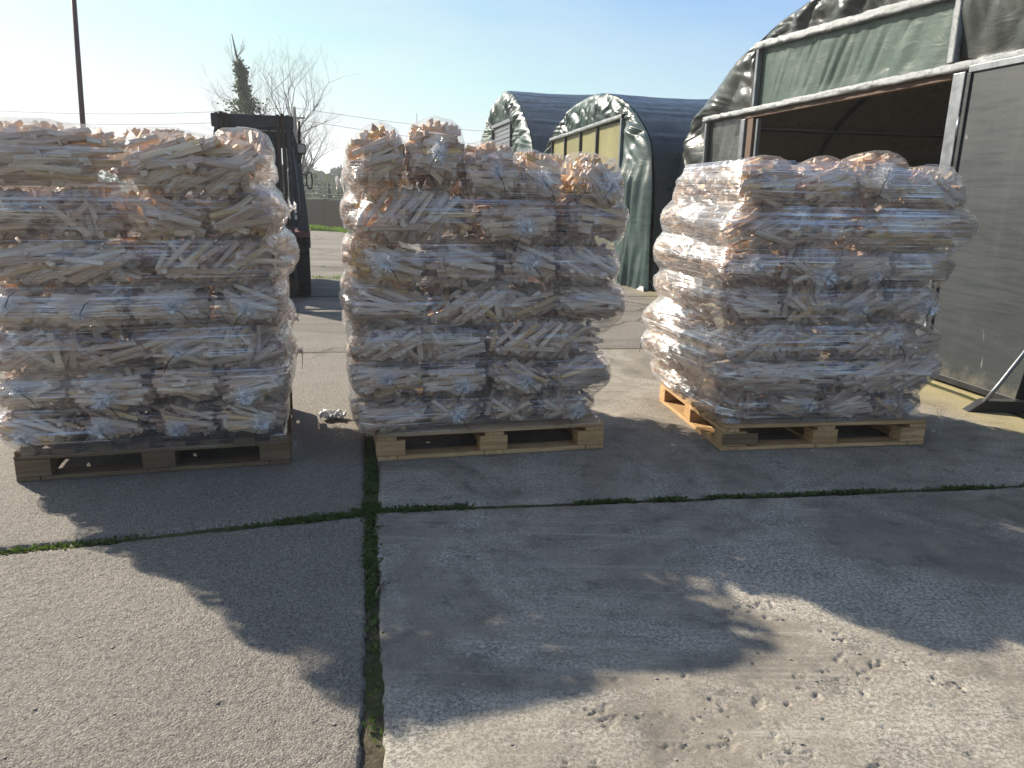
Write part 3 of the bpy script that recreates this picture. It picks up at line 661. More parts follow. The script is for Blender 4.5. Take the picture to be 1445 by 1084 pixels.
for si_, S in enumerate(STK):
    rr = random.Random(900 + si_ * 7); nm = S['nm']; Mw = Matrix.Translation((*S['o'], 0)) @ Matrix.Rotation(S['rz'], 4, 'Z'); allc = []
    z = .150; a0, a1 = SPAN[nm]; grp = 'kindling bags in the %s wrapped stack' % nm
    bulge = {'left': [-.03, .0, .03, -.01, .03, .01, -.02], 'middle': [-.04, -.01, .0, .04, .01, .03, -.02], 'right': [-.03, .03, .0, -.02, .01, .05, -.01]}[nm]
    for li, (h, codes, sh) in enumerate(LAY[nm]):
        top = li == 6; wt = [(1.75 if c == 'W' else 1.0) * rr.uniform(.92, 1.08) for c in codes]; tot = sum(wt); x = a0 - bulge[li] + sh; span = a1 - a0 + 2 * bulge[li]
        for bi, c in enumerate(codes):
            wd = wt[bi] / tot * span; cx = x + wd / 2; x += wd
            pool = TN if c == 'N' else TW; ti = rr.randrange(len(pool)); T = pool[ti]
            sc = (wd / (2 * T['hx']) * 1.15, 1.0, h / (2 * T['hz']) * (1.12 if not top else 1.05))
            cy = T['hy'] - .055 + rr.uniform(-.02, .02)
            yaw = rr.uniform(-.10, .10); rollj = rr.uniform(-.06, .06) * (4.0 if top and nm == 'middle' else 1.6 if top else 1)
            zz = z + rr.uniform(-.006, .006) - (.010 if li else 0) + (0 if not top else rr.uniform(-.02, .025))
            if nm == 'middle' and top: zz += (-.005, .01, -.045, -.05, -.055)[bi]; sc = (sc[0] * .98, sc[1], sc[2] * (1.1, 1.2, 1.05, 1.05, 1.0)[bi])
            if nm == 'right' and top: zz += (.0, .0, .0, -.03)[bi]
            if nm == 'left' and top: zz += (.0, -.025)[bi]; sc = (sc[0] * 1.07, sc[1], sc[2] * 1.06)
            rot = (Matrix.Rotation(S['rz'] + yaw, 3, 'Z') @ Matrix.Rotation(rr.uniform(-.08, .08), 3, 'X') @ Matrix.Rotation(rollj, 3, 'Y')).to_quaternion()
            n_ = len(codes)
            od = 'leftmost' if bi == 0 else 'rightmost' if bi == n_ - 1 else ('middle' if n_ == 3 else ORD[bi] + ' from the left')
            kn = None
            if c == 'N' and rr.random() < .62: kn = (rr.uniform(-.05, .05), T['hz'] + rr.uniform(-.03, .03))
            if c == 'W' and rr.random() < .25: kn = (rr.uniform(-.2, .2), T['hz'] + rr.uniform(-.03, .03))
            lab = '%s %skindling bag, %s layer from the bottom, front of %s stack' % (od, 'tied ' if kn else '', LAYN[li], nm)
            if li in (0, 6): lab = lab.replace(' layer from the bottom', ' layer')
            allc.append(make_bag(T, (c, ti), Mw @ Vector((cx, cy, zz)), rot, sc, lab, grp, kn, rr))
        # the ends of the back row, seen from the side; the whole back row on top
        backs = [('l', .0), ('r', .0), ('m', 0)]
        for side, _ in backs:
            pool = TW; ti = rr.randrange(len(pool)); T = pool[ti]
            lift = (.055 if nm == 'left' and top else -.04 if top else 0) + rr.uniform(-.006, .006)
            if side == 'm':
                loc = Vector((.60, .78, z + lift)); ang = rr.uniform(-.1, .1); sc = (1.12, 1.3, h / (2 * T['hz']) * 1.05)
            else:
                loc = Vector((a0 - bulge[li] + sh + .17 if side == 'l' else a1 + bulge[li] + sh - .17, .755 + rr.uniform(-.02, .02), z + lift))
                ang = (-math.pi / 2 if side == 'l' else math.pi / 2) + rr.uniform(-.08, .08)
                if nm == 'right' and side == 'l': loc.x -= (.06, .09, .08, .05, .04, .02, .0)[li]; loc.y += .04; sc = (1.0, 1.05, h / (2 * T['hz']) * (1.08 if not top else 1.0))
            rot = (Matrix.Rotation(S['rz'] + ang, 3, 'Z') @ Matrix.Rotation(rr.uniform(-.08, .08), 3, 'X')).to_quaternion()
            lab = 'kindling bag at the %s of the %s stack, %s' % ({'l': 'back left corner', 'r': 'back right corner', 'm': 'back middle'}[side], nm, LAYN[li] + (' layer' if li in (0, 6) else ' layer up'))
            kn = (rr.uniform(-.15, .15), T['hz'] + rr.uniform(-.03, .03)) if rr.random() < .35 and side != 'm' else None
            allc.append(make_bag(T, ('W', ti), Mw @ loc, rot, sc, lab, grp, kn, rr))
        z += h * .985
    # -------- the stretch film: every level pulled tight round what it holds
    C = np.concatenate(allc); Mi = np.array(Mw.inverted()); C = C @ Mi[:3, :3].T + Mi[:3, 3]
    cx, cy = .6, .48; ztop = z + (-.06 if nm != 'right' else -.02); zb = .118 if nm != 'right' else .150
    if nm == 'middle': zb = .135
    zs = np.arange(zb, ztop, .0085); th = np.linspace(0, 2 * np.pi, 420, endpoint=False); dc, ds = np.cos(th), np.sin(th)
    R0 = np.zeros((len(zs), len(th)))
    for k, zz in enumerate(zs):
        P = C[np.abs(C[:, 2] - zz) < .022][:, :2]
        if len(P) < 6: P = np.array([(0, 0), (1.2, 0), (1.2, 1), (0, 1)])
        if zz < .16: P = np.concatenate([P, [(0.02, 0.0), (1.18, 0.0), (1.18, 1), (0.02, 1)]])
        H = hull2(P) - [cx, cy]; A = H; B = np.roll(H, -1, 0)
        E_ = B - A; nrm = np.stack([E_[:, 1], -E_[:, 0]], -1); nrm /= np.linalg.norm(nrm, axis=1)[:, None] + 1e-9
        off = (nrm * A).sum(1); dn = nrm[:, :1] * dc + nrm[:, 1:] * ds
        t = np.where(dn > 1e-6, off[:, None] / np.maximum(dn, 1e-6), 1e9); R0[k] = t.min(0)
    Rs = R0.copy()
    for s in range(1, 12):
        pen = .0085 * s * 1.0
        Rs[s:] = np.maximum(Rs[s:], R0[:-s] - pen); Rs[:-s] = np.maximum(Rs[:-s], R0[s:] - pen)
    for _ in range(1):
        Rs[1:-1] = Rs[1:-1] * .5 + (Rs[2:] + Rs[:-2]) * .25
        Rs = Rs * .5 + (np.roll(Rs, 1, 1) + np.roll(Rs, -1, 1)) * .25
    U = th * .78; Z = zs[:, None]; dg = .22 if nm == 'right' else .03
    wr = vn(U * 1.6 + 3, (Z + U * dg) * 42, 0, 50 + si_) * .009 + vn(U * 2.5, (Z - U * dg * .5) * 75, 0, 60 + si_) * .003 + fbm(U * 6, Z * 14, 0, 70 + si_, 4) * .013
    Rf = Rs + .007 + wr
    nt_ = len(th)
    edge = zs[-1] + 0 * th + fbm(U * 2.2, 0 * U, 0, 80 + si_, 3) * .10      # uneven upper edge of the film
    Zg = Z + 0 * U
    Px = cx + Rf * dc; Py = cy + Rf * ds; Zg = Zg + vn(U * 1.2, Z * 7, 0, 90) * .006
    P = np.stack([Px, Py, Zg], -1); P = np.concatenate([P, P[:, :1]], 1)
    UVw = np.stack([np.concatenate([U, [2 * np.pi * .78]])[None, :] + 0 * Z, Z + 0 * np.concatenate([U, [0]])], -1)
    mask = np.ones(P.shape[:2], bool); mask[:, :-1] = Z < edge[None, :]
    wo = link('wrap_sheet', grid_mesh('stretch_wrap', P, M['wrap' + 'ABC'[si_]], True, uv=UVw, mask=mask))
    wo.name = 'stretch_wrap'; wo.matrix_world = Mw
    tag(wo, {'left': 'clear stretch film wound round the left stack of kindling bags', 'middle': 'clear stretch film wound round the middle stack of kindling bags', 'right': 'clear stretch film with slanting creases round the right stack of kindling bags'}[nm], 'stretch film', 'stretch film wraps')
# loose tails of film
def scrap(loc, size, seed, label, hang=False):
    rr = np.random.default_rng(seed); n = 26; u, v = np.meshgrid(np.linspace(-1, 1, n), np.linspace(-1, 1, n), indexing='ij')
    a = 1 + .35 * vn(u * 2, v * 2, 0, seed)
    x, y = u * size[0] * a, v * size[1] * a * (1 - .45 * u * (1 if seed % 2 else -1)); zz = (fbm(u * 2.5 + seed, v * 2.5, 0, seed, 4) * size[2] * 2.6); zz = zz - zz.min() + .004
    if hang: P = np.stack([x * .5 + .02 * vn(u * 3, v * 4, 0, 4), zz * .5, -v * size[1] * 1.0 + size[1]], -1)
    else: P = np.stack([x, y, zz], -1)
    o = link('film_scrap', grid_mesh('film_scrap', P, M['bag'] if hang else M['white_plastic'], True)); o.location = loc; tag(o, label, 'film scrap', 'loose scraps of stretch film'); return o
scrap((-1.06, 4.28, .0), (.07, .05, .02), 3, 'white crumpled film scrap on the ground left of the middle stack')
scrap((-1.06, 3.50, .02), (.05, .07, .03), 4, 'twisted clear film tail hanging at the left pallet corner', True)
scrap((2.40, 4.02, .02), (.06, .10, .03), 5, 'clear film tail hanging off the right pallet corner', True)

# ---------------------------------------------------------------- sheeted arched halls
GD = Vector((-0.1867, 0.9824, 0)); GN = Vector((-0.9824, -0.1867, 0)); GA = -GN        # along the gable, out of the gable, back along the hall
def resamp(P, n, smooth=True):
    P = np.array(P, float)
    if smooth:
        Q = [P[0]]; K = len(P)
        for i in range(K - 1):
            p0, p1, p2, p3 = P[max(i - 1, 0)], P[i], P[i + 1], P[min(i + 2, K - 1)]
            for t in np.linspace(0, 1, 13)[1:]:
                Q.append(.5 * ((2 * p1) + (-p0 + p2) * t + (2 * p0 - 5 * p1 + 4 * p2 - p3) * t * t + (-p0 + 3 * p1 - 3 * p2 + p3) * t ** 3))
        P = np.array(Q)
    d = np.concatenate([[0], np.cumsum(np.linalg.norm(np.diff(P[:, :2], axis=0), axis=1))]); t = np.linspace(0, d[-1], n)
    return np.stack([np.interp(t, d, P[:, k]) for k in range(P.shape[1])], -1), t
def hall(name, label, p0, pairs, length, mat_gable, mat_cover, ribs, seed, lip=.10, wr=.045, drape=0.0):
    root = empty(name, (p0[0], p0[1], 0)); tag(root, label, 'sheeted hall', 'arched halls covered in dark sheeting')
    a = np.array([(s, z, s2, z2) for ((s, z), (s2, z2)) in pairs], float)
    Q, t = resamp(a, 420); n = len(Q)
    def W3(s, z, o): return np.stack([GD.x * s + GN.x * o, GD.y * s + GN.y * o, z], -1)
    # gable skirt: the cover folded round the first arch and drawn in to the frame
    v = np.linspace(0, 1, 46)[None, :]; T = t[:, None]
    s = Q[:, 0:1] * (1 - v) + Q[:, 2:3] * v; z = Q[:, 1:2] * (1 - v) + Q[:, 3:4] * v
    wid = np.hypot(Q[:, 0] - Q[:, 2], Q[:, 1] - Q[:, 3])[:, None]
    o = np.sin(np.pi * np.minimum(1, v * 1.0) ** .7) * lip * np.minimum(1, wid / .6) + .02
    env = np.sin(np.pi * v) ** .5
    cr1 = np.abs(vn(T * 3.2 + v * 1.6, v * 1.3, 0, seed)) * 2 - .5; cr2 = np.abs(vn(T * 8.5 - v * 2.2, v * 2.2 + 4, 0, seed + 2)) * 2 - .5
    cr3 = vn(T * 24 + v * 3, v * 5, 0, seed + 5)
    o = o + env * wr * (2.2 * cr1 + .8 * cr2 + .10 * cr3)
    if drape:     # hanging cloth: long folds down the lower part
        k_ = np.clip((2.0 - z) / .5, 0, 1) * drape
        o = o * (1 - k_) + k_ * (.05 + np.sin(np.pi * v) * lip + env * (.085 * np.abs(vn(s * 9 + z * .8, z * .7, 0, seed + 21)) * 2 + .035 * vn(s * 24 + z * 1.6, z * .9, 0, seed + 22)))
    P = W3(s, np.maximum(z, .0), o)
    e1, e2 = P[n // 4 + 12, 20] - P[n // 4, 20], P[n // 4, 34] - P[n // 4, 12]
    flip = np.cross(e1, e2) @ np.array(GN) < 0
    link('gable_sheet', grid_mesh('gable_sheet', P[::-1] if flip else P, mat_gable, True), root)
    # roof cover
    ax = np.concatenate([np.linspace(0, 2.5, 60), np.linspace(2.55, length, 90)])[None, :]
    s = Q[:, 0:1] + 0 * ax; z = Q[:, 1:2] + 0 * ax
    cs, cz = Q[:, 0].mean(), .9; dx, dz = s - cs, z - cz; ln = np.hypot(dx, dz)
    sag = -.035 * np.abs(np.sin(np.pi * ax / ribs)) ** .8
    w2 = (np.abs(vn(ax * 1.1 + T * .7, T * 4, 0, seed + 8)) * .05 * np.exp(-ax * .8) + vn(ax * .6, T * 9, 0, seed + 9) * .02 * np.exp(-ax * .25) + vn(ax * 3, T * 3, 0, seed + 4) * .012)
    dd = sag + w2 * np.minimum(1, ax * 5 + .15)
    s = s + dx / ln * dd; z = z + dz / ln * dd
    P = W3(s, np.maximum(z, 0), -ax)
    k_ = int(np.argmax(P[:, 40, 2])); up_ = np.cross(P[k_ + 6, 40] - P[k_ - 6, 40], P[k_, 60] - P[k_, 30])[2] > 0
    link('roof_cover', grid_mesh('roof_cover', P if up_ else P[:, ::-1], mat_cover, True), root)
    # arches of tube inside, and the closed far end
    step = ribs; k = 1
    Ri, _ = resamp([(s_, z_) for ((s_, z_), _) in pairs], 40)
    ctr = np.array([cs, .9])
    while k * step < length:
        pp = []
        for q in Ri:
            d = q - ctr; d = d / np.linalg.norm(d); qq = q - d * .07
            pp.append(GD * qq[0] + GA * (k * step) + Vector((0, 0, max(qq[1], 0))))
        MB().tube(pp, .030, 6).build('arch_rib', M['dark_metal'], root, True); k += 1
    V = [tuple(W3(q[0], q[1], -length)) for q in Ri]
    e = MB(); e.add(V, [tuple(range(len(V)))]); e.build('end_sheet', mat_cover, root)
    for zz, ss in ((max(q[1] for q in Ri) - .12, cs), (2.2, Ri[:, 0].max() - .75)):
        MB().tube([GD * ss + GA * .2 + Vector((0, 0, zz)), GD * ss + GA * (length - .1) + Vector((0, 0, zz))], .022, 6).build('purlin', M['dark_metal'], root, True)
    return root
def S3(s, z, o=0.0): return GD * s + GN * o + Vector((0, 0, z))
def rail(root, name, a, b, w_, th, mat, o=.03, bev=.006, crumple=0.0):
    A, B = S3(a[0], a[1], o), S3(b[0], b[1], o); d = B - A; L_ = d.length
    if crumple <= 0:
        return MB().bar(A, B, w_, th, up=GN, bev=bev).build(name, mat, root)
    n = max(8, int(L_ / .03)); m = 16; d.normalize(); sd_ = d.cross(GN); P = np.zeros((m, n, 3))
    for i in range(m):
        q = 2 * math.pi * i / m; c, s = math.cos(q), math.sin(q); k = 1 / max(abs(c), abs(s)) ** .75
        for j in range(n):
            x = L_ * j / (n - 1); cc = crumple * (float(vn(x * 9, i * .9, 0, 7)) + .5 * float(vn(x * 26, i * 1.3, 0, 8)))
            P[i, j] = A + d * x + sd_ * (c * k * (w_ / 2 + cc)) + GN * (s * k * (th / 2 + cc))
    return link(name, grid_mesh(name, P, mat, True, close_u=True), root)
def sheet(root, name, poly4, mat, o=0.0, amp=.02, sc=(2, 9), seed=0, n=(90, 50), dirn=0):
    (a, b, c, d) = [np.array(p, float) for p in poly4]
    u = np.linspace(0, 1, n[0])[:, None, None]; v = np.linspace(0, 1, n[1])[None, :, None]
    P = (a * (1 - u) + b * u) * (1 - v) + (d * (1 - u) + c * u) * v; s, z = P[:, :, 0], P[:, :, 1]
    env = np.minimum(1, np.minimum(np.minimum(u, 1 - u) * 8, np.minimum(v, 1 - v) * 5))[:, :, 0]
    off = o + env * amp * (np.abs(vn(s * sc[1] + z * dirn, z * sc[0], 0, seed)) * 2.4 - .6 + .45 * vn(s * sc[1] * 2.7 + z * dirn * 2, z * sc[0] * 2, 0, seed + 1))
    P = np.stack([GD.x * s + GN.x * off, GD.y * s + GN.y * off, z], -1)
    nz_ = np.cross(P[-1, 0] - P[0, 0], P[0, -1] - P[0, 0])
    if nz_ @ np.array(GN) < 0: P = P[::-1]
    return link(name, grid_mesh(name, P, mat, True), root)

# ---- the near hall on the right
pairs = [((6.02, 0), (4.92, 0)), ((5.97, 1.0), (4.92, 1.0)), ((5.79, 1.72), (4.92, 1.8)), ((5.45, 2.2), (4.92, 2.27)), ((5.07, 2.46), (4.5, 2.28)), ((4.55, 2.73), (3.76, 2.30)),
         ((4.1, 2.91), (3.74, 2.66)), ((3.71, 3.02), (3.70, 2.93)), ((3.3, 3.13), (3.2, 2.93)), ((2.63, 3.22), (2.6, 2.90)), ((1.5, 3.32), (1.5, 2.86)), ((.8, 3.31), (.74, 2.83)), ((.45, 3.27), (.64, 2.36)),
         ((-.6, 3.08), (-.4, 2.31)), ((-1.5, 2.68), (-1.4, 2.30)), ((-2.2, 2.0), (-1.9, 1.9)), ((-2.6, 1.0), (-1.9, 1)), ((-2.7, 0), (-1.9, 0))]
H1 = hall('sheeted_hall', 'large near hall of dark sheeting with an open doorway and grey door', (3.40, 5.35), pairs, 14, M['tarp_grey'], M['tarp_grey'], 2.0, 300)
rail(H1, 'lower_rail', (4.98, 2.27), (-1.6, 2.285), .062, .07, M['silver_tape'], .06, crumple=.012)
rail(H1, 'upper_rail', (3.76, 2.94), (-.2, 2.775), .075, .07, M['silver_tape'], .06, crumple=.014)
rail(H1, 'lintel', (4.0, 2.215), (.50, 2.225), .045, .06, M['brown_wood'], .02)
rail(H1, 'post', (4.93, 0), (4.93, 2.23), .045, .045, M['galv'], .045)
rail(H1, 'post', (3.69, 2.305), (3.69, 2.90), .05, .06, M['galv'], .055)
rail(H1, 'post', (3.80, 2.31), (3.80, 2.90), .035, .045, M['dark_metal'], .03)
rail(H1, 'post', (.68, 2.32), (.68, 2.78), .07, .06, M['silver_tape'], .06, crumple=.008)
rail(H1, 'door_jamb', (3.93, 0), (3.93, 2.19), .10, .07, M['galv'], .03)
rail(H1, 'door_jamb', (3.79, 0), (3.79, 2.19), .13, .06, M['brown_wood'], .01)
rail(H1, 'post', (3.66, 0), (3.66, 2.18), .04, .05, M['galv'], .0)
rail(H1, 'door_jamb', (.56, 0), (.56, 2.235), .12, .08, M['galv'], .05)
rail(H1, 'post', (.46, 0), (.46, 2.235), .06, .07, M['dark_metal'], .0)
sheet(H1, 'window_sheet', [(.72, 2.31), (3.66, 2.30), (3.66, 2.92), (.72, 2.80)], M['sheet_green'], .02, .020, (1.6, 7), 5, (260, 60), 3.5)
sheet(H1, 'side_sheet', [(3.98, .0), (4.91, 0), (4.91, 2.25), (3.98, 2.25)], M['tarp_grey'], .0, .05, (1.2, 4), 6, (80, 120), 1.5)
rail(H1, 'door_head', (.42, 2.255), (-1.6, 2.265), .05, .05, M['dark_metal'], .0)
dr = empty('door', (0, 0, 0), 0, H1)
P0 = .40
d_ = rail(dr, 'door_leaf', ((P0 - 1.5) / 1, 1.125), (P0, 1.125), 2.19, .05, M['door'], .10, bev=.008)
for zz in (2.235, .04): rail(dr, 'door_edge', (P0 - 1.5, zz), (P0 + .01, zz), .045, .014, M['dark_metal'] if zz < 1 else M['galv'], .133, bev=.003)
rail(dr, 'door_edge', (P0, .065), (P0, 2.21), .035, .014, M['dark_metal'], .133, bev=.003)
for zz in (1.85, 1.0, .35):
    A = S3(P0 + .045, zz - .07, .125); B = S3(P0 + .045, zz + .07, .125); MB().tube([A, B], .014, 8).build('hinge', M['galv'], dr, True)
# ---- the middle hall
pairs = [((-.26, 0), (1.28, 0)), ((-.18, .7), (1.28, .7)), ((-.15, 1.37), (1.28, 1.35)), ((-.02, 1.76), (1.28, 1.9)), ((.14, 2.06), (1.28, 2.3)), ((.62, 2.38), (1.30, 2.45)), ((1.26, 2.67), (1.36, 2.49)), ((1.92, 2.84), (2.0, 2.48)),
         ((2.9, 2.97), (2.9, 2.46)), ((4.31, 2.92), (4.3, 2.43)), ((5.11, 2.75), (5.1, 2.41)), ((6.17, 2.40), (5.95, 2.38)), ((6.75, 1.6), (6.0, 1.6)), ((6.95, 0), (6.0, 0))]
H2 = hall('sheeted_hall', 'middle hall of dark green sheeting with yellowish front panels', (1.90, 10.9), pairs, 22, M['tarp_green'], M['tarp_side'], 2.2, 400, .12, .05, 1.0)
rail(H2, 'top_rail', (1.24, 2.475), (6.02, 2.40), .06, .07, M['silver_tape'], .06, crumple=.01)
rail(H2, 'post', (1.27, 0), (1.27, 2.44), .06, .06, M['galv'], .06)
for k, (a, b) in enumerate(((1.32, 2.66), (2.72, 3.72), (3.78, 4.85), (4.91, 5.95))):
    rail(H2, 'front_panel', (a, 1.22), (b, 1.22), 2.40, .02, M['panel_yellow'], .0, bev=.004)
    rail(H2, 'post', (b + .03, 0), (b + .03, 2.42), .05, .05, M['dark_metal'], .03)
sk = sheet(H2, 'weighted_hem', [(-.30, .0), (1.5, .0), (1.5, .07), (-.30, .07)], M['white_plastic'], .14, .06, (9, 5), 9, (90, 8), 0)
# ---- the far hall
pairs = [((-2.6, 0), (.60, 0)), ((-2.4, 1.2), (.60, 1.2)), ((-1.9, 2.44), (.60, 2.5)), ((-.5, 3.33), (.62, 3.05)), ((.7, 3.79), (.75, 3.12)), ((1.69, 3.96), (1.6, 3.13)), ((3.0, 3.86), (3.0, 3.14)), ((3.68, 3.67), (3.64, 3.15)),
         ((5.8, 2.87), (3.72, 2.9)), ((6.6, 1.6), (3.72, 1.6)), ((6.9, 0), (3.72, 0))]
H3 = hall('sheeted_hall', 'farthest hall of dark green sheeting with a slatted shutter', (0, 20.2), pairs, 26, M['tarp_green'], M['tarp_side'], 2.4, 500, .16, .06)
rail(H3, 'top_rail', (.55, 3.13), (3.72, 3.16), .09, .08, M['galv'], .06)
rail(H3, 'post', (.58, 0), (.58, 3.09), .07, .07, M['dark_metal'], .06); rail(H3, 'post', (3.66, 0), (3.66, 3.09), .07, .07, M['dark_metal'], .06)
mb = MB()
for k in range(26): mb.bar(S3(.66, .08 + k * .118, .0 + .012 * (k % 2)), S3(3.6, .08 + k * .118, .0 + .012 * (k % 2)), .10, .02, up=GN)
sh_ = mb.build('roller_shutter', M['galv'], H3)

# ---- steel prop stand by the grey door
ps = empty('prop_stand', (3.18, 4.76, 0)); tag(ps, 'dark steel stand with a light diagonal tube beside the grey door', 'steel stand')
MB().prism([(-.20, 0), (.34, .0), (.34, .075), (-.10, .075)], 'Y', -.035, .035).build('foot_beam', M['dark_metal'], ps)
MB().tube([(-.10, -.02, .06), (-.02, -.015, .18), (.27, .0, .66), (.33, .0, .70)], .0135, 10).build('diagonal_tube', M['galv'], ps, True)
mb = MB(); mb.bar((.16, .02, .076), (.275, .02, .95), .07, .006, up=(0, 1, 0)); mb.bar((.193, .050, .076), (.308, .050, .95), .006, .06, up=(0, 1, 0)); mb.build('upright_angle', M['dark_metal'], ps)
MB().bar((.30, -.03, .077), (.30, .62, .077), .06, .05, bev=.004).build('cross_beam', M['dark_metal'], ps)
MB().tube([(.28, .0, .70), (.40, .0, .92), (.62, .0, 1.0)], .018, 10).build('top_tube', M['dark_metal'], ps, True)

# ---------------------------------------------------------------- forklift
def paint(name, col, rough=.35):
    t = NT(name); v = t.obj(); n1 = t.noise(v, 4, 6, .7); c = t.mix(t.ramp(n1, (.45, 0.0), (.8, .55)), col, (.13, .11, .09))
    return t.done(t.pbsdf(c, t.ramp(n1, (.3, rough), (.7, rough + .2)), 0, t.bump(t.noise(v, 90, 2), .08, .002), .5))
M['fl_paint'] = paint('dark_blue_green_paint', (.012, .032, .045)); M['fl_red'] = paint('faded_red_paint', (.16, .035, .022), .5)
M['rubber'] = simple('tyre_rubber', (.022, .021, .020), .8, 0, .3, 12, .5); M['rust_steel'] = simple('greasy_rusty_steel', (.045, .026, .018), .55, .35, .5, 10, .3)
t = NT('clear_glass'); M['glass'] = t.done(sockmix(t, t.n('Fresnel', i_IOR=1.5).outputs[0], t.n('BsdfTransparent', i_Color=(.86, .9, .9, 1)).outputs[0], t.n('BsdfGlossy', i_Color=(1, 1, 1, 1), i_Roughness=.02).outputs[0]))
M['lens'] = simple('lamp_lens', (.40, .38, .30), .15, 0, .15, 30, .8)
M['fork_steel'] = simple('worn_fork_steel', (.45, .44, .42), .4, .6)
fl = empty('forklift', (-3.13, 9.45, 0), R(15)); fl.scale = (.87, .9, .965); tag(fl, 'dark forklift truck with raised mast parked behind the left stack', 'forklift')
b = MB(); b.prism([(-.05, .30), (.0, .62), (.25, .66), (.45, .95), (1.55, 1.0), (2.15, .95), (2.3, .7), (2.28, .25), (1.9, .18), (.4, .18)], 'X', -.52, .52)
b2 = MB();
# profile runs in (y, z) for an X prism
body = b.build('body', M['fl_paint'], fl); bm = bmesh.new(); bm.from_mesh(body.data); bmesh.ops.bevel(bm, geom=bm.edges[:], offset=.035, segments=2, affect='EDGES'); bm.to_mesh(body.data); bm.free()
MB().box((0, 2.05, .62), (1.12, .5, .78), bev=.09).build('counterweight', M['fl_paint'], fl)
for sx_ in (-1, 1):
    MB().prism([(-.42, .77), (-.34, .83), (.36, .86), (.52, .60), (.44, .58), (.32, .80), (-.34, .775)], 'X', sx_ * .40, sx_ * .665).build('fender', M['fl_red'], fl)
    wh = empty('wheel', (sx_ * .53, 0, .37), 0, fl)
    tr_ = []
    for h, r in ((-.115, .27), (-.115, .34), (-.095, .367), (.095, .367), (.115, .34), (.115, .27)): tr_.append((r, h))
    MB().lathe(tr_, (0, 0, 0), 'X', 44).build('tyre', M['rubber'], wh, False)
    mb = MB()
    for k in range(30):
        a = 2 * math.pi * k / 30
        for s2 in (-1, 1):
            p = Vector((s2 * .058, math.cos(a + s2 * .05) * .372, math.sin(a + s2 * .05) * .372)); q = Vector((0, math.cos(a), math.sin(a)))
            mb.box(p, (.095, .035, .02), rot=Matrix((Vector((1, 0, 0)), Vector((0, -q.z, q.y)), q)).transposed().to_quaternion())
    mb.build('tread', M['rubber'], wh)
    MB().lathe([(.10, -.10), (.26, -.08), (.265, .08), (.20, .05), (.10, .09)], (0, 0, 0), 'X', 24).build('rim', M['fl_red'], wh, False)
    wb = empty('wheel', (sx_ * .44, 1.65, .27), 0, fl)
    MB().lathe([(.17, -.09), (.25, -.09), (.27, -.07), (.27, .07), (.25, .09), (.17, .09)], (0, 0, 0), 'X', 32).build('tyre', M['rubber'], wb, False)
    MB().lathe([(.06, -.07), (.17, -.06), (.17, .06), (.06, .07)], (0, 0, 0), 'X', 20).build('rim', M['fl_red'], wb, False)
    # cab pillars: a wide leaning front post and a slim rear one
    mb = MB(); mb.prism([(sx_ * .50, .84), (sx_ * .655, .84), (sx_ * .615, 1.35), (sx_ * .565, 1.80), (sx_ * .50, 2.06), (sx_ * .43, 2.06), (sx_ * .47, 1.7), (sx_ * .50, 1.3)], 'Y', -.26, -.12); mb.build('cab_post', M['fl_paint'], fl)
    MB().tube([(sx_ * .52, -.27, .95), (sx_ * .545, -.275, 1.15), (sx_ * .52, -.275, 1.5), (sx_ * .485, -.275, 1.85)], .012, 8).build('grab_rail', M['galv'], fl, True)
    MB().bar((sx_ * .47, 1.35, .98), (sx_ * .44, 1.15, 2.03), .07, .08, up=(0, 1, 0), bev=.01).build('cab_post', M['fl_paint'], fl)
    hl = empty('headlight', (sx_ * .60, -.33, 1.83), 0, fl)
    MB().box((0, 0, 0), (.12, .09, .12), bev=.018).build('lamp_housing', M['dark_metal'], hl); MB().box((0, -.047, 0), (.095, .012, .095), bev=.005).build('lens', M['lens'], hl)
    MB().tube([(0, .02, -.06), (-sx_ * .02, .05, -.14), (-sx_ * .06, .08, -.16)], .012, 6).build('bracket', M['dark_metal'], hl, True)
    mr_ = empty('mirror', (sx_ * .68, -.22, 1.46), 0, fl)
    MB().tube([(0, 0, -.10), (0.035 * sx_, 0, -.09), (.045 * sx_, 0, 0), (.035 * sx_, 0, .09), (0, 0, .10), (-.03 * sx_, 0, .06), (-.03 * sx_, 0, -.06), (0, 0, -.10)], .010, 8).tube([(-.03 * sx_, 0, -.06), (-.10 * sx_, .03, -.08)], .008, 6).tube([(-.03 * sx_, 0, .06), (-.12 * sx_, .03, .08)], .008, 6).build('mirror_frame', M['dark_metal'], mr_, True)
MB().prism([(-.30, 2.04), (-.22, 2.14), (1.2, 2.12), (1.28, 2.03)], 'X', -.50, .50).build('cab_roof', M['fl_paint'], fl)
MB().box((0, -.20, 1.93), (.86, .02, .19), bev=.004).build('sun_visor', M['fl_paint'], fl)
MB().box((0, -.18, 1.42), (.92, .008, .82)).build('windscreen', M['glass'], fl)
MB().box((0, .85, 1.10), (.46, .12, .55), rot=Euler((-.15, 0, 0)).to_quaternion(), bev=.05).build('seat_back', M['rubber'], fl)
MB().box((0, .62, .98), (.46, .45, .12), bev=.04).build('seat', M['rubber'], fl)
MB().tube([(.17 * math.cos(a / 20 * 6.2832), .28 + .10 * math.sin(a / 20 * 6.2832), 1.25 + .14 * math.sin(a / 20 * 6.2832)) for a in range(21)], .014, 6).build('steering_wheel', M['rubber'], fl, True)
MB().tube([(.56, .05, 1.1), (.575, .05, 1.9), (.58, .05, 2.18)], .020, 8).build('exhaust_pipe', M['rust_steel'], fl, True)
MB().tube([(.16, -.25, 1.05), (.12, -.25, 1.5), (.10, -.25, 1.86)], .012, 6).build('wiper', M['dark_metal'], fl, True)
mast = empty('mast', (0, -.46, 0), 0, fl)
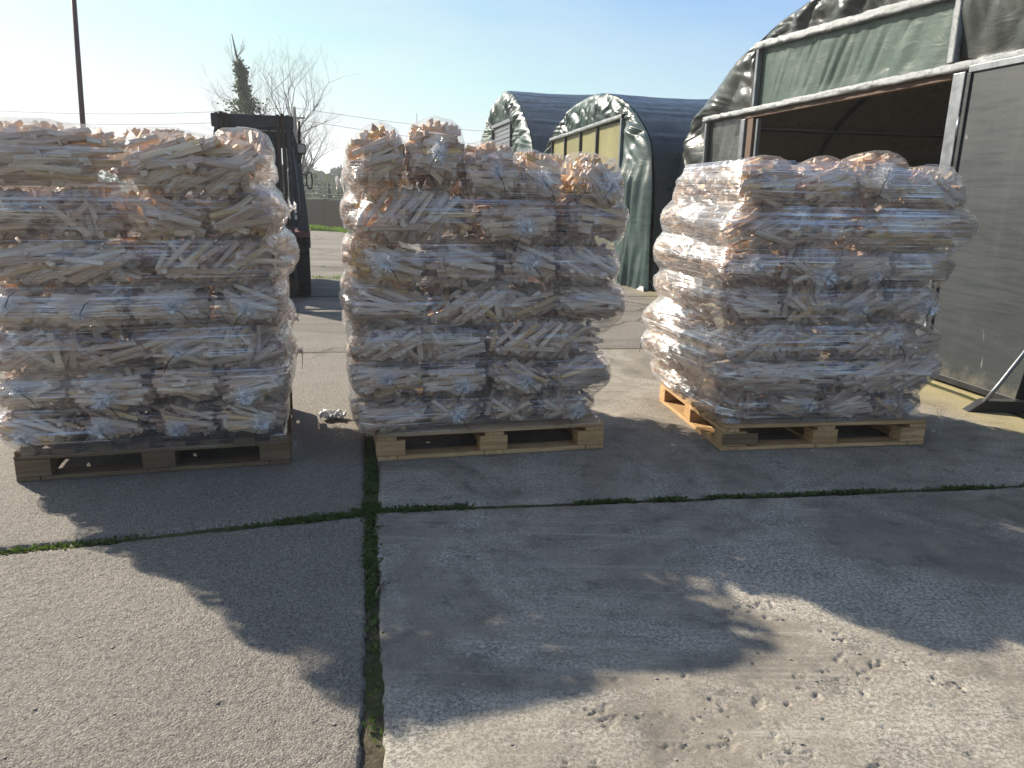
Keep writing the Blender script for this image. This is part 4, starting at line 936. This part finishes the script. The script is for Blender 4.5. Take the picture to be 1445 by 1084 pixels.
for sx_ in (-1, 1):
    for k, (x_, y_, zt) in enumerate(((.455, .0, 2.20), (.395, -.045, 2.21), (.335, -.09, 2.195))):
        mb = MB(); mb.box((sx_ * x_, y_ + .0, (zt + .12) / 2), (.012, .13, zt - .12)); mb.box((sx_ * (x_ - .022), y_ - .059, (zt + .12) / 2), (.032, .012, zt - .12)); mb.box((sx_ * (x_ - .022), y_ + .059, (zt + .12) / 2), (.032, .012, zt - .12))
        mb.build('mast_channel', M['rust_steel'] if k else M['dark_metal'], mast)
    MB().tube([(sx_ * .27, .02, .2), (sx_ * .27, .02, 1.95)], .028, 10).build('lift_cylinder', M['dark_metal'], mast, True)
    fk = MB(); fk.box((sx_ * .30, -.20, .32), (.11, .035, .55)); fk.prism([(-.21, .03), (-.21, .075), (-1.0, .055), (-1.28, .042), (-1.28, .034)], 'X', sx_ * .30 - .055, sx_ * .30 + .055); fk.build('fork', M['fork_steel'], mast)
MB().box((0, .02, 2.12), (1.03, .09, .15), bev=.015).build('cross_head', M['dark_metal'], mast)
for zz in (1.2, .2): MB().box((0, .075, zz), (.80, .03, .09), bev=.01).build('cross_tie', M['dark_metal'], mast)
for zz in (.22, .55): MB().box((0, -.165, zz), (.96, .035, .09), bev=.01).build('carriage_bar', M['rust_steel'], mast)
for sx_ in (-1, 1): MB().tube([(sx_ * .20, -.06, .6), (sx_ * .20, -.05, 2.05)], .014, 6).build('chain', M['rust_steel'], mast, True)

# ---------------------------------------------------------------- vehicle glimpsed past the left edge of the left stack
M['blue_paint'] = paint('blue_vehicle_paint', (.03, .12, .28), .3); M['orange_red'] = paint('orange_red_paint', (.42, .07, .025), .4)
vh = empty('parked_vehicle', (-5.55, 7.3, 0), R(8)); tag(vh, 'blue and red vehicle almost hidden behind the left stack at the edge', 'vehicle')
b = MB().prism([(-.05, .35), (-.05, .62), (.02, .86), (1.0, .98), (1.4, .96), (3.9, .92), (4.05, .6), (4.0, .3)], 'X', -.82, .82).build('body', M['blue_paint'], vh)
bm = bmesh.new(); bm.from_mesh(b.data); bmesh.ops.bevel(bm, geom=bm.edges[:], offset=.05, segments=2, affect='EDGES'); bm.to_mesh(b.data); bm.free()
MB().prism([(.9, .955), (1.35, 1.18), (2.9, 1.18), (3.3, .94)], 'X', -.74, .74).build('window_band', M['rubber'], vh)
MB().prism([(1.3, 1.185), (1.4, 1.34), (2.85, 1.34), (2.95, 1.185)], 'X', -.72, .72).build('roof', M['orange_red'], vh)
MB().box((0, -.09, .45), (1.66, .12, .2), bev=.03).build('bumper', M['rubber'], vh)
for sx_ in (-1, 1):
    MB().box((sx_ * .6, -.06, .72), (.3, .04, .14), bev=.02).build('headlight', M['lens'], vh)
    for yy in (.7, 3.1): MB().lathe([(.10, -.09), (.26, -.10), (.31, -.08), (.31, .08), (.26, .10), (.10, .09)], (sx_ * .78, yy, .312), 'X', 28).build('wheel', M['rubber'], vh, False)

# ---------------------------------------------------------------- far edge of the yard
vb = (Vector((-6.74, 25.37, 0)), Vector((-5.7, 24.43, 0))); dv = (vb[1] - vb[0]).normalized()
M['dull_rail'] = simple('dull_grey_rail', (.16, .17, .16), .85, 0, .2, 5, .1, .1); M['dark_wall'] = simple('dark_brown_boards', (.045, .030, .022), .8, 0, .35, 1.5, .4)
wl = empty('low_wall', (-6.2, 25.1, 0)); tag(wl, 'low dark brown wall at the far end of the yard', 'wall')
def wp(t, z=0, o=0): return dv * t + Vector((0.67 * o, .74 * o, z))
for k in range(-6, 5): MB().bar(wp(k * 2.4, .47), wp(k * 2.4 + 2.38, .47 - .0), .10, .90, up=(0, 0, 1)).build('wall_panel', M['dark_wall'], wl)
for k in range(-6, 6): MB().box(wp(k * 2.4 - .01, .48, .03), (.12, .12, .95), bev=.01).build('wall_post', M['dark_wall'], wl)
fn = empty('rail_fence', (-5.6, 25.9, 0)); tag(fn, 'grey rail fence standing above the low brown wall', 'fence')
for k in range(-8, 7): MB().tube([wp(k * 2.1 + .55, 0, .3), wp(k * 2.1 + .55, 1.44, .3)], .055, 8).build('fence_post', M['bark'], fn, True)
for zz in (1.32, 1.08, .92): MB().tube([wp(-16, zz, .22), wp(14, zz, .22)], .022, 6).build('rail', M['dull_rail'], fn, True)
pts = []
for q in range(9000):
    t_ = rnd.uniform(-6, 5.5); pts.append(tuple(Vector((-6.2, 25.1, 0)) + wp(t_, 0, -rnd.uniform(.06, .75) - .12 * math.sin(t_ * 3))))
tag(leaf_cloud('grass_verge', pts, M['grass'], .12, 1.3, seed=5, tri=True), 'bright green grass verge along the foot of the low wall', 'grass', kind='stuff')

def limb(mb, p, d, ln, r, depth, rr, spread=.5, up=.12, tips=None):
    n = 5; pts_ = [p]; q = Vector(p); dd = Vector(d)
    for i in range(n):
        dd = (dd + Vector((rr.gauss(0, .11), rr.gauss(0, .11), rr.gauss(0, .06) + up * .25))).normalized(); q = q + dd * ln / n; pts_.append(Vector(q))
    mb.tube(pts_, [r * (1 - .5 * i / n) for i in range(n + 1)], 5 if depth > 1 else 3, cap=False)
    if depth == 0:
        if tips is not None: tips.append(q)
        return
    kids = rr.choice((2, 3, 3)) if depth > 1 else 4
    for k in range(kids):
        base = pts_[-1] if k == 0 else pts_[rr.randrange(2, n + 1)]
        nd = (dd + Vector((rr.gauss(0, spread), rr.gauss(0, spread), rr.gauss(0, spread * .55) + up))).normalized()
        limb(mb, base, nd, ln * rr.uniform(.55, .82), r * .48, depth - 1, rr, spread, up, tips)
def bare_tree(loc, h, seed, label, lean=(0, 0), depth=5, spread=.42, grp='bare trees beyond the yard'):
    rr = random.Random(seed); t_ = empty('bare_tree', loc); tag(t_, label, 'tree', grp)
    a = MB(); a.tube([(0, 0, -.2), (lean[0] * .3, lean[1] * .3, h * .14), (lean[0] * .8, lean[1], h * .30)], [.17, .14, .11], 8); a.build('trunk', M['bark'], t_, True)
    mb = MB()
    for k in range(8): limb(mb, Vector((lean[0] * .8, lean[1], h * rr.uniform(.22, .32))), Vector((rr.gauss(0, .6) + lean[0] * .1, rr.gauss(0, .3), 1)).normalized(), h * .25, .06, depth - 1, rr, spread, .16)
    mb.build('crown', M['bark'], t_, True); return t_
def at(u, v, y):
    """world point at depth y seen at photograph pixel (u, v)"""
    p, r = R(14.4), R(1.2); x = u - 722.5; yy = -(v - 542); x2 = x * math.cos(r) - yy * math.sin(r); y2 = x * math.sin(r) + yy * math.cos(r)
    d = Vector((x2, math.cos(p) * 1061.5 + math.sin(p) * y2, -math.sin(p) * 1061.5 + math.cos(p) * y2)); return Vector((0, 0, 1.336)) + d * (y / d.y)
c = at(392, 250, 36); bare_tree((c.x, 36, 0), 7.6, 12, 'leafless spreading tree behind the forklift, right of the ivy trunk', (.4, 0), 6, .50)
c = at(414, 250, 44); bare_tree((c.x, 44, 0), 6.2, 19, 'smaller leafless tree at the right side of the spreading tree', (.5, 0), 5, .6)
# the ivy-clad trunk
a0 = at(356, 255, 33); t_ = empty('ivy_tree', (a0.x, 33, 0)); tag(t_, 'leaning dead tree with its trunk wrapped in dark ivy', 'tree')
mb = MB(); tp = [at(358, 262, 33), at(354, 200, 33), at(351, 150, 33), at(343, 115, 33), at(334, 80, 33), at(327, 48, 33)]
tp = [q - Vector((a0.x, 33, 0)) for q in tp]; tp = [Vector((tp[0].x, 0, -.2))] + tp
mb.tube(tp, [.22, .20, .17, .13, .09, .05, .015], 8); mb.build('trunk', M['bark'], t_, True)
mb = MB(); rr = random.Random(5)
for k in range(15):
    i = rr.choice((1, 2, 3, 3, 4)); f = rr.random(); p = tp[i] * (1 - f) + tp[min(i + 1, 6)] * f
    limb(mb, p, Vector((rr.gauss(0, .55), rr.gauss(0, .4), 1)).normalized(), rr.uniform(.35, .8), .018, 2, rr, .4, .2)
mb.build('branches', M['bark'], t_, True)
pts = []
for k in range(9500):
    f = rr.random() ** 1.25 * 4.1 + .6; i = min(int(f), 5); p = tp[i].lerp(tp[i + 1], f - i); wz = max(.17, .75 - abs(p.z - 4.3) * .50)
    lob = .7 + .6 * math.sin(p.z * 7 + 2) * math.sin(p.z * 3)
    pts.append((p.x + rr.gauss(-.08 if p.z < 5.4 else 0, wz * .55 * lob), p.y + rr.gauss(0, wz * .5), p.z + rr.gauss(0, .12)))
leaf_cloud('ivy', pts, M['ivy'], .13, .4, parent=t_, seed=8)
# far tree line
for k in range(16):
    u = 405 + k * 6.6 + rnd.uniform(-3, 3); Y = rnd.uniform(95, 135); hp = rnd.uniform(12, 25) * (1.25 if k in (3, 4, 9) else .9); top = at(u, 262 - hp, Y); h = top.z; wd = h * rnd.uniform(.26, .42)
    t_ = empty('distant_tree', (top.x, Y, 0)); kind_ = k % 3
    sz = 'tall' if hp > 21 else 'low' if hp < 15 else 'middling'
    tag(t_, 'hazy dark tree in the far tree line above the fence', 'tree', 'distant trees on the skyline')
    MB().tube([(0, 0, -.2), (0, 0, h * .6)], [.25, .08], 6).build('trunk', M['bark'], t_, True)
    pts = []; rr = random.Random(k)
    cl = [(rr.gauss(0, wd * .55), rr.gauss(0, wd * .5), rr.uniform(.25, .95) * h, rr.uniform(.25, .5) * wd) for _ in range(16)]
    for q in range(2200):
        c0 = cl[rr.randrange(len(cl))]; kk = (1.15 - c0[2] / h) * 1.1
        pts.append((c0[0] * kk + rr.gauss(0, c0[3] * .5), c0[1] * kk + rr.gauss(0, c0[3] * .5), max(.1, c0[2] + rr.gauss(0, c0[3] * .45))))
    leaf_cloud('crown', pts, M['fir'], .42, .5, parent=t_, seed=k)
pts = []
for k in range(14000): pts.append((rnd.uniform(-70, 10), rnd.uniform(60, 75), min(2.0, abs(rnd.gauss(0, .9)))))
tag(leaf_cloud('far_hedge', pts, M['fir'], .55, .5, seed=77), 'dark hedge running across the field behind the fence', 'hedge', kind='stuff')

# poles and wires
def pole(name, label, cat, bot, top, r, mat, grp=None):
    o = empty(name, (bot.x, bot.y, 0)); tag(o, label, cat, grp); MB().tube([(0, 0, -.1), top - Vector((bot.x, bot.y, 0))], r, 10).build('shaft', mat, o, True); return o
M['pole_brown'] = simple('brown_painted_steel', (.10, .045, .04), .5, .2)
A = at(116, 165, 12); B = at(104, 0, 12); f = (0 - A.z) / (B.z - A.z); base = A + (B - A) * f; B2 = A + (B - A) * 1.6
p1 = pole('lamp_pole', 'tall slim brown pole rising above the left stack', 'pole', base, B2, [.043, .033], M['pole_brown'])
A = at(415, 151, 42); tp_ = pole('telegraph_pole', 'thin dark telegraph pole with a short crossarm beside the forklift mast', 'pole', Vector((A.x, 42, 0)), A, [.11, .08], M['bark'])
MB().box((0, 0, A.z - .55), (1.1, .09, .09)).build('crossarm', M['bark'], tp_); MB().tube([(.0, -.1, A.z - .2), (0, -.1, A.z + .05)], .05, 6).build('insulator', M['white_plastic'], tp_, True)
A = at(588, 160, 70); pole('thin_mast', 'very thin mast on the skyline above the middle stack', 'mast', Vector((A.x, 70, 0)), A, [.06, .03], M['dark_metal'])
for k, (y1, y2, y3) in enumerate(((150, 158, 190), (166, 171, 210))):
    P = []; u0 = at(415, y1 + 2, 42); a_ = at(-60, y1 + 4 - k * 2, 42); b_ = at(780, y3, 60)
    for (s_, e_) in ((a_, u0), (u0, b_)):
        for i in range(13):
            f = i / 12; q = s_.lerp(e_, f); q.z -= .28 * math.sin(math.pi * f); P.append(q)
    o = MB().tube(P, .010, 4).build('power_line', M['dark_metal'], None, True); tag(o, ('upper' if k == 0 else 'lower') + ' of the two thin overhead wires crossing the pale sky', 'wire', 'overhead wires')
# plastic pipe / hose scrap near the fence is too small to read; the sun-bleached paper tag lies by the wall

# ---------------------------------------------------------------- the air
hz = MB().box((0, 600, 9.5), (2000, 2000, 21)).build('haze', None); tag(hz, kind='stuff')
t = NT('haze'); pv_ = t.n('VolumePrincipled'); pv_.inputs['Color'].default_value = (.88, .93, .97, 1); pv_.inputs['Density'].default_value = 0.0019; pv_.inputs['Anisotropy'].default_value = .3
t.t.links.new(pv_.outputs[0], t.out.inputs['Volume']); hz.data.materials.clear(); hz.data.materials.append(t.m)
